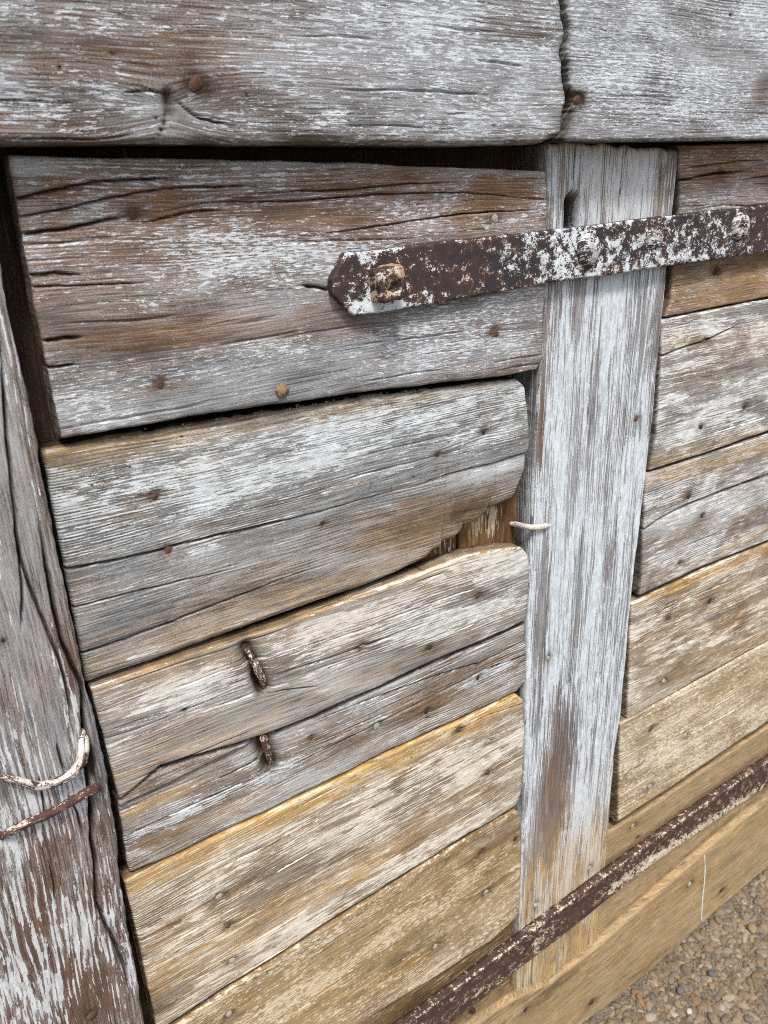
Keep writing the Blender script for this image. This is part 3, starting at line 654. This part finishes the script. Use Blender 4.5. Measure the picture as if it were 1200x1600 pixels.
timber('plank', gate, W_TAN, [(987, 943), (1045, 917), (1100, 890), (1200, 850), (1500, 733)], [(981, 1123), (1100, 1056), (1200, 1001), (1500, 836)],
       [(987, 943), (985, 1000), (984, 1060), (981, 1123)], rand=12, base=(.29, .33, .34, .62), checks=12, gs=0.0, **RB,
       blobs=[('O', 1100, 900, .25, .008, .9), ('B', 1080, 910, .2, .008, .5), ('P', 1010, 965, .05, .02, .35), ('P', 1060, 1000, .08, .012, .2), ('P', 1010, 1080, .06, .025, .15), ('W', 1010, 1090, .07, .03, .4), ('B', 1120, 970, .14, .03, .4), ('O', 1150, 1020, .15, .03, .3)],
       nails=[(1110, 940, 4.6, 'dark'), (1045, 965, 4.4, 'rust'), (1038, 1065, 4.2, 'paint')], label='brown and white streaked plank with an ochre top edge, right of the post')
timber('plank', gate, W_OCHRE, [(970, 1131), (1100, 1060), (1200, 1004), (1500, 839)], [(967, 1288), (985, 1277), (1100, 1199), (1200, 1131), (1500, 928)],
       [(970, 1131), (969, 1200), (968, 1240), (967, 1288)], rand=10, base=(.38, .42, .46, .35), checks=8, gs=0.0, bevels=[('bottom', .010)], **RB,
       blobs=[('P', 1030, 1170, .1, .03, .25), ('W', 1020, 1150, .1, .02, .3), ('B', 1080, 1120, .12, .012, .5), ('O', 1020, 1250, .12, .025, .4), ('O', 1200, 1040, .2, .03, .3), ('D', 1060, 1240, .2, .008, .2)],
       nails=[(1019, 1139, 4.4, 'rust'), (1071, 1150, 4.6, 'paint'), (1016, 1229, 4.2, 'paint')], label='yellowish cream plank right of the post, second from the bottom')
timber('plank', gate, W_RAIL, [(948, 1302), (1000, 1272), (1100, 1204), (1200, 1136), (1500, 933)], [(930, 1492), (1000, 1436), (1100, 1350), (1200, 1275), (1500, 1050)],
       rand=10, base=(.08, .2, .85, .5), dirt=.06, checks=4, gs=0.0, Y=.008, r=.004,
       blobs=[('D', 1000, 1330, .2, .02, .2), ('P', 1050, 1300, .1, .012, .15)], nails=[(990, 1291, 4.2, 'paint'), (997, 1309, 2.6, 'dark')], label='dull brown plank right of the post, behind the lower iron bar')

# --- bottom rail
rail = timber('bottom_rail', gate, W_RAIL, [(380, 1870), (640, 1672), (800, 1562), (862, 1534), (935, 1478), (1005, 1414), (1100, 1330), (1200, 1248), (1500, 1010)],
              [(700, 1790), (820, 1680), (915, 1597), (950, 1570), (1015, 1520), (1065, 1475), (1125, 1418), (1200, 1356), (1500, 1118)],
              rand=22, base=(.06, .2, .85, .5), dirt=.03, checks=3, Y=-.008, thick=.05, r=.007, jit=.0012, res=(.003, .0012), bevels=[('top', .010)],
              blobs=[('D', 870, 1540, .05, .012, .5), ('B', 1000, 1450, .3, .03, .3), ('W', 1100, 1400, .3, .03, .15), ('O', 1050, 1380, .3, .02, .3), ('D', 1000, 1520, .1, .01, .25)],
              nails=[(1078, 1382, 4.6, 'paint'), (1128, 1392, 4.4, 'dark'), (925, 1567, 5.0, 'dark'), (822, 1579, 4.4, 'dark'), (747, 1588, 4.4, 'dark')],
              label='smooth tan bottom rail of the door just above the gravel')
Yr = -.0085
drip = [(*[at(x, y, Yr)[0]], Yr, at(x, y, Yr)[1]) for x, y in ((1101, 1336), (1102, 1360), (1100, 1385), (1097, 1410), (1096, 1441))]
t_ = NT('dripped_paint'); M_DRIP = t_.finish((.68, .66, .62, 1), .7)
tube('paint_drip', drip, [.0006, .0013, .0011, .0014, .0009], M_DRIP, rail, n=30, seed=3, flat=.5)

# --- iron strap and lower bar
strap = timber('iron_strap', gate, M_STRAP, [(541, 395), (588, 391), (633, 385), (757, 371), (890, 357), (1020, 340), (1200, 320), (1500, 286)],
               [(553, 493), (627, 484), (690, 473), (790, 454), (853, 443), (945, 431), (1041, 416), (1200, 393), (1500, 348)],
               [(541, 395), (519, 437), (521, 460), (553, 493)], Y=-.013, thick=.0075, r=.0018, jit=.0005, metalgrid=True, res=(.0016, .0014), gs=0.0,
               base=(.08, .03, 0, 0), blobs=[('P', 860, 400, .06, .04, .27), ('P', 800, 395, .02, .04, .12), ('P', 940, 400, .07, .04, .28), ('P', 1080, 385, .10, .04, .26), ('P', 1050, 400, .12, .02, .10), ('P', 700, 430, .10, .03, -.05), ('P', 640, 430, .05, .03, .10),
                      ('P', 585, 450, .016, .02, .45), ('P', 600, 480, .03, .008, .5), ('P', 560, 480, .012, .01, .35), ('P', 580, 395, .03, .006, .3), ('P', 540, 400, .02, .01, .15), ('G', 0, 0, 1, 1, 0)][:-1],
               edges=[('P', 'bottom', .006, .22), ('P', 'top', .0025, .12)], label='dark rusted iron strap with flaking white paint across the upper planks and post')
ybar = -.012
bar = timber('iron_bar', gate, M_BAR, [(560, 1656), (630, 1606), (700, 1554), (800, 1480), (872, 1425), (945, 1370), (1020, 1316), (1100, 1258), (1200, 1190), (1500, 991)],
             [(600, 1687), (725, 1582), (805, 1518), (860, 1477), (900, 1446), (960, 1397), (1025, 1346), (1100, 1295), (1200, 1228), (1500, 1033)], Y=ybar, thick=.012, r=.0016, jit=.0006, metalgrid=True, res=(.002, .0014), gs=0.0,
             base=(.08, .35, 0, 0), blobs=[('P', 1020, 1343, .08, .016, .62), ('P', 1130, 1272, .14, .016, .62), ('P', 960, 1385, .03, .014, .35), ('P', 845, 1470, .03, .03, .3), ('P', 870, 1420, .03, .008, .35), ('P', 760, 1545, .06, .012, .22), ('P', 920, 1405, .05, .02, -.05)],
             edges=[('P', 'top', .004, .35)], label='maroon rusted iron bar with cream paint flakes above the bottom rail')


def base_of(o):
    b = np.zeros(3)
    while o is not None:
        b += np.array(o.location); o = o.parent
    return b


def to_child(name, V, Q, mat, parent, at_, T=None, ctrl=(.3, .2, 0, 0), smooth=True):
    V = np.asarray(V, float)
    gc = np.c_[V[:, 0] + .8 * V[:, 1] + at_[0], V[:, 2] + .5 * V[:, 1] + at_[2], np.full(len(V), .77)]
    return mk(name, V, Q, mat, parent, tuple(np.array(at_) - base_of(parent)), {'gcoord': ('FLOAT_VECTOR', gc), 'ctrl': ('FLOAT_COLOR', np.tile(np.array(ctrl, float), (len(V), 1)))}, T=T, smooth=smooth)


# square nut with the bolt end sunk in it
def loft(profile, seg=None):
    """rings of equal count from front centre outwards to the back"""
    V, Q, T = [], [], []
    n = len(profile[0])
    for rg in profile: V += list(rg)
    for k in range(len(profile) - 1):
        a, b = k * n, (k + 1) * n
        Q += [[a + j, b + j, b + (j + 1) % n, a + (j + 1) % n] for j in range(n)]
    c = len(V); V.append(np.mean(profile[0], axis=0)); T += [[c, j, (j + 1) % n] for j in range(n)]
    return np.array(V), np.array(Q), np.array(T)


N4 = 48; an = np.linspace(0, 2 * np.pi, N4, endpoint=False)
sq = 1 / np.maximum(np.abs(np.cos(an)), np.abs(np.sin(an)))
sq = np.minimum(sq, 1.28)
rot = math.radians(8)
def ringp(rad, y, square):
    rr = rad * (sq if square else 1) * (1 + .025 * np.sin(an * 5 + 1) + .02 * np.sin(an * 9))
    return np.c_[rr * np.cos(an + rot), np.full(N4, y) + .0004 * np.sin(an * 7), rr * np.sin(an + rot)]
hw = .0135
prof = [ringp(.0045, -.0075, 0), ringp(.0060, -.0080, 0), ringp(.0066, -.0095, 0), ringp(.0078, -.0142, 0), ringp(.0090, -.0150, 0), ringp(hw - .0015, -.0146, 1), ringp(hw - .0002, -.0132, 1), ringp(hw, -.006, 1), ringp(hw * 1.02, .002, 1)]
Vn, Qn, Tn_ = loft(prof)
xn, zn = at(613, 444, -.0265)
to_child('nut', Vn, Qn, M_NUT, strap, (xn, -.0135, zn), T=Tn_, ctrl=(.50, .75, 0, 0), smooth=False)
prof = [ringp(.0038, -.0085, 0) * 1, ringp(.0052, -.0078, 0), ringp(.0056, -.005, 0)]
Vn, Qn, Tn_ = loft(prof)
to_child('bolt', Vn, Qn, M_NUT, strap, (xn + .0004, -.0135, zn + .0005), T=Tn_, ctrl=(.45, .6, 0, 0))
for (bx, by, br, pa) in ((921, 390, .0155, .62), (1158, 353, .0150, .5), (1026, 371, .012, .45)):
    pr = [ringp(br * q, -h_ * (.0065 if br > .013 else .0035), 0) for q, h_ in ((.25, 1.0), (.5, .95), (.75, .8), (.92, .5), (1.0, .1), (1.02, -.6))]
    Vn, Qn, Tn_ = loft(pr)
    x_, z_ = at(bx, by, -.015)
    to_child('bolt_head', Vn, Qn, M_STRAP, strap, (x_, -.0131, z_), T=Tn_, ctrl=(pa, .35, 0, 0))
def pt(x, y, Y):
    a = at(x, y, Y); return (a[0], Y, a[1])


# bent nails lying on the third and fourth planks, staple on the post
planks = [o for o in gate.children if o.name.split('.')[0] == 'plank']
p3, p4 = planks[2], planks[3]
tube('bent_nail', [pt(385, 1012, .004), pt(388, 1017, .001), pt(400, 1040, -.0012), pt(410, 1062, .001), pt(413, 1074, .007)], [.0028, .0033, .0034, .0032, .0024], M_ROD, p3, seed=4, ctrl=(.40, .1, 0, 0), rough=.10, flat=.8)
tube('bent_nail', [pt(409, 1147, .008), pt(411, 1152, .003), pt(417, 1170, .002), pt(421, 1184, .004), pt(423, 1192, .009)], [.0032, .0040, .0038, .0036, .0024], M_ROD, p4, seed=5, ctrl=(.34, .1, 0, 0), rough=.10, flat=.8)
tube('staple', [pt(788, 818, .036), pt(800, 818, .026), pt(815, 821, .010), pt(828, 824, -.0030), pt(840, 824, -.0042), pt(852, 822, -.003), pt(859, 821, .005)], .0030, M_ROD, post, seed=6, ctrl=(.85, .2, 0, 0))
# dried mud dauber lump on the top plank
t_ = NT('dried_mud'); g_ = t_.n('ShaderNodeTexCoord').outputs['Object']
M_MUD = t_.finish(t_.mix(t_.noise(g_, (600,) * 3, 4), (.16, .115, .06), (.27, .20, .115)), .95, t_.noise(g_, (900,) * 3, 4), .001)
# ================================================================== left jamb post
Yj = -.012
jx, jz = at(60, 1600, Yj)
jamb = timber('door_jamb', None, W_LEFT, [(-330, 190), (-120, 190), (-42, 190)], [(-250, 1900), (100, 1860), (275, 1840)],
              None, [(-42, 190), (0, 405), (30, 565), (62, 700), (75, 795), (100, 905), (118, 990), (128, 1050), (148, 1120), (164, 1192), (175, 1247), (182, 1302), (190, 1390), (210, 1500), (226, 1600), (275, 1840)],
              Y=Yj, thick=.09, axis='v', r=.003, jit=.0013, base=(-.30, .30, 0, .45), checks=6, loc=(at(60, 1600, Yj)[0] - .03, Yj + .04, GZ), gs=0.0, relief=.45, cw=.8,
              blobs=[('W', 30, 900, .15, .06, .15), ('P', 40, 1000, .14, .05, -.12), ('B', 40, 1100, .05, .06, .3), ('P', 112, 1100, .07, .010, 1.0), ('P', 90, 1250, .03, .05, .5), ('P', 60, 1280, .03, .05, .55), ('P', 20, 1180, .03, .02, .6), ('P', 40, 1150, .04, .03, .3), ('B', 100, 1350, .05, .05, .8), ('P', 100, 1350, .04, .04, -.3),
                     ('P', 80, 1510, .13, .12, .62), ('P', 30, 1420, .04, .03, .25), ('W', 60, 1480, .14, .12, -.05), ('B', 70, 1480, .12, .12, .3), ('B', 120, 1560, .1, .06, .7), ('W', 100, 1500, .1, .08, -.3), ('B', 60, 760, .1, .012, .8), ('B', 20, 600, .12, .02, .6), ('W', 15, 700, .08, .01, .4), ('P', 35, 650, .1, .006, .2), ('B', 110, 1000, .06, .01, .6), ('D', 150, 1200, .04, .008, .5)],
              cracks=[dict(p=[(-2, 500), (12, 690), (30, 865), (50, 925), (75, 985), (100, 1050), (112, 1120), (122, 1180)], w=1.4, d=3, taper=.15, step=1.2),
                      dict(p=[(30, 840), (36, 930), (34, 990)], w=1.2, d=3), dict(p=[(60, 810), (72, 880), (85, 950), (100, 1010), (118, 1050), (129, 1075), (131, 1137), (133, 1165)], w=1.8, d=6, open=(0, 1)),
                      dict(p=[(131, 1130), (135, 1190), (142, 1247), (144, 1312), (150, 1356), (152, 1415), (175, 1465), (195, 1510), (208, 1570)], w=1.8, d=5, step=1.6, taper=.15),
                      dict(p=[(132, 1145), (138, 1180), (146, 1230)], w=5.5, d=5, taper=.4), dict(p=[(144, 1245), (145, 1275), (146, 1300)], w=3.0, d=6, taper=.4),
                      dict(p=[(88, 1160), (96, 1190), (104, 1215)], w=1.0, d=3), dict(p=[(104, 1240), (120, 1270), (132, 1310)], w=1.0, d=3), dict(p=[(60, 1210), (68, 1250), (70, 1290)], w=.8, d=2.5), dict(p=[(75, 1340), (85, 1390), (88, 1420)], w=.8, d=2)],
              knots=[(20, 1490, .02, .012, .003)],
              nails=[(145, 1588, 5.0, 'rust'), (6, 1003, 1.6, 'dark')],
              res=(.0010, .0022))
tag(jamb, 'old grey upright jamb with deep splits and two bent rusty spikes driven in', 'door jamb', None, 'thing')
tube('bent_spike', [pt(2, 1212, Yj + .006), pt(6, 1214, Yj - .004), pt(25, 1219, Yj - .0065), pt(60, 1229, Yj - .007), pt(90, 1222, Yj - .007), pt(114, 1208, Yj - .0075), pt(127, 1192, Yj - .008), pt(131, 1172, Yj - .006), pt(130, 1150, Yj + .003), pt(130, 1142, Yj + .010)],
     [.0018, .0024, .0032, .0034, .0036, .0038, .0040, .0044, .0042, .004], M_ROD, jamb, seed=8, ctrl=(.56, .25, 0, 0), n=90)
tube('bent_spike', [pt(3, 1309, Yj + .008), pt(6, 1305, Yj - .003), pt(40, 1287, Yj - .0055), pt(80, 1270, Yj - .0065), pt(110, 1253, Yj - .0075), pt(135, 1238, Yj - .008), pt(149, 1231, Yj - .005), pt(151, 1232, Yj + .006)],
     [.0030, .0034, .0036, .0036, .0036, .0038, .0042, .0038], M_ROD, jamb, seed=9, ctrl=(.24, .25, 0, 0), n=90)

# ================================================================== beams over the door
Yb = -.034
def beam(name, **k): return timber(name, None, W_BEAM, Y=Yb, thick=.085, **k)
b1 = beam('lintel_beam', top=[(-420, -160), (0, -190), (500, -230), (868, -260)], bottom=[(-420, 236), (-60, 229), (0, 227), (250, 224), (500, 226), (700, 228), (845, 225), (862, 217), (876, 214)],
          right=[(868, -260), (870, -40), (874, 0), (879, 25), (883, 50), (876, 85), (880, 110), (886, 150), (880, 185), (876, 214)], loc=(.25, Yb + .04, at(400, 224, Yb)[1]),
          base=(.22, .30, 0, .5), checks=26, r=.007, endjit=.0016, gs=.0, relief=1.2,
          blobs=[('P', 700, 120, .12, .06, .22), ('W', 700, 100, .15, .06, .35), ('P', 100, 160, .09, .018, .35), ('P', 80, 40, .09, .012, .25), ('P', 420, 175, .09, .018, .15), ('B', 330, 80, .12, .02, .6), ('P', 350, 70, .14, .025, -.2), ('B', 200, 110, .12, .012, .5), ('D', 70, 70, .06, .010, .35), ('P', 560, 40, .12, .03, .15),
                 ('D', 50, 140, .05, .008, .3), ('W', 250, 190, .03, .02, .4), ('B', 60, 205, .12, .008, .6), ('D', 350, 150, .04, .01, .4), ('P', 265, 170, .012, .02, -.5)],
          edges=[('D', 'bottom', .006, .5), ('B', 'bottom', .01, .4), ('D', 'right', .004, .5)],
          knots=[(265, 172, .035, .020, .009), (262, 168, .012, .009, .006)],
          cracks=[dict(p=[(190, 146), (235, 141), (256, 146)], w=1.1, d=1.2), dict(p=[(270, 150), (290, 168), (310, 185), (370, 199)], w=1.2, d=1.3), dict(p=[(262, 165), (258, 190), (245, 218)], w=.8, d=1.5), dict(p=[(262, 147), (267, 174)], w=4.5, d=2.4, open=(1, 1), dirt=.8)],
          holes=[(177, 84, 1.2), (93, 106, 1.4), (386, 148, 1.2), (771, 197, 1.1), (243, 184, 1.0)],
          nails=[(308, 131, 5.2, 'rust')])
tag(b1, 'long grey beam with a knot and worn white paint above the left planks', 'beam', None, 'thing')
b2 = beam('lintel_beam', top=[(880, -262), (1200, -285), (1560, -310)], bottom=[(884, 220), (1000, 221), (1200, 218), (1560, 208)],
          left=[(880, -262), (883, -40), (885, 0), (889, 40), (888, 80), (890, 110), (895, 150), (891, 190), (884, 220)], loc=(.80, Yb + .04, at(1000, 221, Yb)[1]),
          base=(.44, .55, 0, .4), checks=18, r=.004, endjit=.0016, gs=.0, jit=.0006,
          blobs=[('P', 1000, 130, .12, .04, .1), ('B', 1195, 130, .03, .02, .9), ('P', 1195, 135, .03, .016, -.5), ('D', 1198, 130, .02, .012, .5), ('P', 1130, 95, .05, .008, -.35), ('B', 1130, 95, .05, .008, .6), ('W', 1100, 80, .1, .03, .2), ('D', 905, 157, .012, .01, .5), ('P', 1000, 205, .3, .006, -.25)],
          edges=[('D', 'bottom', .003, .4), ('D', 'left', .004, .6)], nails=[(904, 156, 4.4, 'rust')], holes=[(1142, 24, 1.5, 3)])
tag(b2, 'chalky white beam on the far side of the jagged joint, above the post', 'beam', None, 'thing')

# dark earthy filler crumbling inside the joint of the two beams
t_ = NT('crumbled_filler'); g_ = t_.n('ShaderNodeTexCoord').outputs['Object']
M_FILL = t_.finish(t_.mix(t_.step(t_.noise(g_, (260,) * 3, 5), .4, .65), (.02, .018, .017), (.11, .105, .10)), .95, t_.noise(g_, (500,) * 3, 5), .003)
fill = timber('joint_filler', None, M_FILL, [(866, -262), (884, -264)], [(874, 213), (888, 219)], [(866, -262), (872, 0), (880, 50), (874, 90), (884, 150), (874, 213)], [(884, -264), (890, 0), (892, 80), (898, 150), (888, 219)],
              Y=Yb + .017, thick=.05, axis='v', res=(.0012, .0014), jit=.0012, relief=5, r=.002, loc=(.55, Yb + .03, at(880, 216, Yb)[1]))
tag(fill, 'crumbling dark filler packed in the jagged joint between the two beams', 'filler', None, 'thing')

# ================================================================== nails
VAR = {}
for kind, m_ in (('rust', M_RUST), ('paint', M_PAINTED), ('dark', M_DARK)):
    VAR[kind] = [nail_mesh(11 + 7 * i, m_, .22 + .05 * i) for i in range(4)]
rn = random.Random(3)
for (po, off, x, y, z, rad, kind) in NAILS:
    o = bpy.data.objects.new('nail', rn.choice(VAR[kind])); link(o, po)
    sc = rad / 1000
    o.scale = (sc * rn.uniform(.88, 1.05), sc * rn.uniform(.7, 1.2), sc * rn.uniform(.9, 1.1))
    o.rotation_euler = (rn.uniform(-.2, .2), rn.uniform(0, 6.28), rn.uniform(-.2, .2))
    o.location = Vector((x, y - sc * .12, z)) - Vector(base_of(po))

# ================================================================== ground
def gh(x): return GZ + .0875 * (np.clip(x, .45, 1.7) - .75)


def gridax(a, b, st, far):
    c = list(np.arange(a, b, st)); l = []; r_ = []; q = st
    x = a
    while x > -far: q *= 1.5; x -= q; l.append(x)
    q = st; x = c[-1]
    while x < far: q *= 1.5; x += q; r_.append(x)
    return np.array(l[::-1] + c + r_)
gx = gridax(.3, 2.2, .006, 300); gy = gridax(-.75, .10, .006, 300)
GX, GY = np.meshgrid(gx, gy)
near = np.exp(-np.maximum(0, np.maximum(np.abs(GX - 1.2) - 1.0, np.abs(GY + .3) - .5)) * 3)
GZv = gh(GX) + near * (.004 * pn(GX * 9, GY * 9, 3) + .003 * pn(GX * 45, GY * 45, 4) + .0016 * pn(GX * 110, GY * 110, 5)) - .004
idx = np.arange(GX.size).reshape(GX.shape)
Q = np.stack([idx[:-1, :-1], idx[:-1, 1:], idx[1:, 1:], idx[1:, :-1]], -1).reshape(-1, 4)
t = NT('gritty_ground'); g = t.n('ShaderNodeTexCoord').outputs['Object']
n1 = t.noise(g, (70,) * 3, 6, .65); n2 = t.noise(g, (420,) * 3, 5, .65, 3); n3 = t.noise(g, (9,) * 3, 4, .6, 7)
c_ = t.mix(t.step(n1, .35, .66), (.085, .063, .039), (.23, .18, .12))
c_ = t.mix(t.step(n2, .4, .68), c_, (.40, .35, .27)); c_ = t.mix(t.step(n3, .4, .7, 0, .4), c_, (.13, .10, .065))
M_GROUND = t.finish(c_, .95, t.add(n1, n2), .006, 1.0)
ground = mk('ground', np.stack([GX, GY, GZv], -1).reshape(-1, 3), Q, M_GROUND); ground['kind'] = 'structure'; ground['label'] = 'gritty tan ground of gravel set in mortar'

PAL = [(.26, .19, .11), (.34, .27, .18), (.17, .125, .08), (.12, .11, .10), (.40, .33, .24), (.23, .15, .075), (.19, .175, .155), (.09, .085, .085), (.29, .17, .07), (.45, .41, .34)]
t = NT('pebble_stone'); g = t.n('ShaderNodeTexCoord').outputs['Object']
c_ = t.mix(t.step(t.noise(g, (300,) * 3, 5, .65), .35, .7, 0, .55), t.attr('stone').outputs['Color'], (.20, .165, .115))
M_PEB = t.finish(c_, .8, t.noise(g, (700,) * 3, 4, .6), .0008, .8)


def ico(sub=2):
    p = (1 + 5 ** .5) / 2
    V = [(-1, p, 0), (1, p, 0), (-1, -p, 0), (1, -p, 0), (0, -1, p), (0, 1, p), (0, -1, -p), (0, 1, -p), (p, 0, -1), (p, 0, 1), (-p, 0, -1), (-p, 0, 1)]
    Fc = [(0, 11, 5), (0, 5, 1), (0, 1, 7), (0, 7, 10), (0, 10, 11), (1, 5, 9), (5, 11, 4), (11, 10, 2), (10, 7, 6), (7, 1, 8), (3, 9, 4), (3, 4, 2), (3, 2, 6), (3, 6, 8), (3, 8, 9), (4, 9, 5), (2, 4, 11), (6, 2, 10), (8, 6, 7), (9, 8, 1)]
    V = [np.array(v) / np.linalg.norm(v) for v in V]
    for _ in range(sub):
        mem = {}; nf = []
        def mid(a, b):
            k = (min(a, b), max(a, b))
            if k not in mem:
                m = V[a] + V[b]; V.append(m / np.linalg.norm(m)); mem[k] = len(V) - 1
            return mem[k]
        for a, b, c in Fc:
            x, y, z = mid(a, b), mid(b, c), mid(c, a); nf += [(a, x, z), (b, y, x), (c, z, y), (x, y, z)]
        Fc = nf
    return np.array(V), np.array(Fc)


IV, IF = ico(2); JV, JF = ico(1)
rp = np.random.default_rng(21)
wm = 1 + .35 * pn(IV[:, 0] * 1.9 + 4.4, IV[:, 1] * 1.9 + IV[:, 2] * 2.4, 51) + .2 * pn(IV[:, 0] * 5, IV[:, 1] * 5 - IV[:, 2] * 4, 52)
xm, zm = at(442, 611, -.006)
to_child('mud_lump', IV * wm[:, None] * (.0058, .0042, .0056), np.zeros((0, 4)), M_MUD, planks[0], (xm, -.0045, zm), T=IF)
def pebble_shape(a, b, c, k, IV):
    w = 1 + .22 * pn(IV[:, 0] * 1.6 + k * 3.3, IV[:, 1] * 1.6 + IV[:, 2] * 2.1, k % 97) + .10 * pn(IV[:, 0] * 4 + k, IV[:, 1] * 4 - IV[:, 2] * 3, k % 89)
    V = IV * w[:, None] * (a, b, c)
    th = rp.uniform(0, 6.28); R = np.array([[math.cos(th), -math.sin(th), 0], [math.sin(th), math.cos(th), 0], [0, 0, 1]])
    ti = rp.normal(0, .25); R2 = np.array([[1, 0, 0], [0, math.cos(ti), -math.sin(ti)], [0, math.sin(ti), math.cos(ti)]])
    return V @ R2.T @ R.T
Vs, Ts, Cs = [], [], []
cnt = 0
for k in range(15000):
    x = rp.uniform(.62, 1.55); y = rp.uniform(-.34, .0)
    sz = .0016 + .0068 * rp.random() ** 3.6; SV, SF = (IV, IF) if sz > .0032 else (JV, JF)
    a, b, c = sz * rp.uniform(.9, 1.7), sz * rp.uniform(.7, 1.1), sz * rp.uniform(.5, .85)
    zz = gh(x) - .004 + .004 * pn(np.array([x * 9]), np.array([y * 9]), 3)[0] + .003 * pn(np.array([x * 45]), np.array([y * 45]), 4)[0]
    Vs.append(pebble_shape(a, b, c, k, SV) + (x, y, zz + c * rp.uniform(-.75, .05)))
    Ts.append(SF + cnt); cnt += len(SV)
    col = np.array(PAL[rp.choice(len(PAL), p=[.17, .17, .14, .10, .10, .1, .09, .05, .05, .03])]) * rp.uniform(.48, .92)
    Cs.append(np.tile([*(col * .74 + np.array((.20, .15, .095)) * .26), 1], (len(SV), 1)))
gravel = mk('gravel', np.concatenate(Vs), np.zeros((0, 4)), M_PEB, attrs={'stone': ('FLOAT_COLOR', np.concatenate(Cs))}, T=np.concatenate(Ts))
tag(gravel, 'mixed brown and grey gravel pressed into the ground before the door', None, None, 'stuff')
Vs, Ts, Cs = [], [], []; cnt = 0
for k in range(260):
    px = 180 + 470 * rp.random() ** .7
    py = np.interp(px, [130, 300, 600, 790], [692, 664, 617, 594]) + rp.normal(1.0, 2.2)
    q = at(px, py, .006); sz = rp.uniform(.0003, .0010)
    Vs.append(pebble_shape(sz * rp.uniform(.8, 2.2), sz, sz * .8, k, JV) + (q[0], .006, q[1])); Ts.append(JF + cnt); cnt += len(JV)
    Cs.append(np.tile([*(np.array((.22, .16, .09)) * rp.uniform(.5, 1.5)), 1], (len(JV), 1)))
crumb = mk('crumbs', np.concatenate(Vs), np.zeros((0, 4)), M_PEB, attrs={'stone': ('FLOAT_COLOR', np.concatenate(Cs))}, T=np.concatenate(Ts))
tag(crumb, 'dusty wood crumbs lying on the top edge of the grey plank', None, None, 'stuff')
for (px, py, a, b, c, th, col, lab) in (
        (1000, 1562, .013, .0042, .0035, 1.2, (.28, .13, .06), 'long orange-brown stone chip lying on the gravel near the bottom rail'),
        (1063, 1547, .0075, .006, .004, .4, (.085, .088, .095), 'dark blue-grey pebble nearest the orange-brown stone chip'),
        (1112, 1521, .0075, .006, .004, 1.9, (.075, .078, .088), 'dark slate pebble in the middle of the gravel'),
        (1175, 1450, .0095, .0075, .005, .8, (.27, .18, .085), 'large yellow-ochre pebble in the gravel close under the bottom rail'),
        (1170, 1592, .008, .0065, .0045, 2.2, (.11, .105, .10), 'charcoal grey pebble at the lower end of the gravel'),
        (1077, 1580, .0052, .0045, .0035, .2, (.46, .43, .37), 'small pale cream pebble on the brown gravel')):
    p = at_ground(px, py, GZ + .02); p = at_ground(px, py, float(gh(p[0])) + .001)
    w = 1 + .18 * pn(IV[:, 0] * 1.6 + px, IV[:, 1] * 1.6 + IV[:, 2] * 2.1, int(px) % 97)
    V = IV * w[:, None] * (a, b, c); R = np.array([[math.cos(th), -math.sin(th), 0], [math.sin(th), math.cos(th), 0], [0, 0, 1]])
    o = mk('pebble', V @ R.T, np.zeros((0, 4)), M_PEB, None, tuple(p), {'stone': ('FLOAT_COLOR', np.tile([*col, 1], (len(IV), 1)))}, T=IF)
    tag(o, lab, 'pebble', 'larger pebbles in the gravel')

# ================================================================== light, sky, camera
EL, AZ = math.radians(58), math.radians(-22)     # sun azimuth measured from straight in front of the door, towards the left
w = bpy.data.worlds.new('World'); S.world = w; w.use_nodes = True
nt = w.node_tree; nt.nodes.clear()
sky = nt.nodes.new('ShaderNodeTexSky'); sky.sky_type = 'NISHITA'; sky.sun_disc = False
sky.sun_elevation = EL; sky.air_density = 1.0; sky.dust_density = 4.0; sky.ozone_density = 1.0
bg = nt.nodes.new('ShaderNodeBackground'); bg.inputs[1].default_value = .088
ow = nt.nodes.new('ShaderNodeOutputWorld'); nt.links.new(sky.outputs[0], bg.inputs[0]); nt.links.new(bg.outputs[0], ow.inputs[0])
sd = Vector((math.sin(AZ) * math.cos(EL), -math.cos(AZ) * math.cos(EL), math.sin(EL)))   # towards the sun
sky.sun_rotation = math.atan2(sd.x, sd.y)
L = bpy.data.lights.new('sun', 'SUN'); L.energy = 1.5; L.angle = math.radians(10); L.color = (1.0, .96, .90)
lo = bpy.data.objects.new('sun', L); link(lo); lo.rotation_euler = sd.to_track_quat('Z', 'Y').to_euler(); lo.location = (0, -3, 4)

cam = bpy.data.cameras.new('camera'); co = bpy.data.objects.new('camera', cam); link(co)
cam.sensor_fit = 'VERTICAL'; cam.sensor_height = 24.0; cam.sensor_width = 24.0; cam.lens = F / 1600 * 24.0
cam.clip_start = .01; cam.clip_end = 1000
R = M @ np.diag([1.0, -1.0, -1.0])
mw = Matrix([[*R[0], 0], [*R[1], -D], [*R[2], 0], [0, 0, 0, 1]])
co.matrix_world = mw
cam.dof.use_dof = True; cam.dof.aperture_fstop = 8.5; cam.dof.focus_distance = .80
S.camera = co
S.cycles.use_denoising = False; S.cycles.filter_width = 1.1; S.cycles.max_bounces = 6
S.render.resolution_x, S.render.resolution_y = 768, 1024
S.view_settings.view_transform = 'Standard'; S.view_settings.look = 'None'; S.view_settings.gamma = 1; S.view_settings.exposure = 1.22
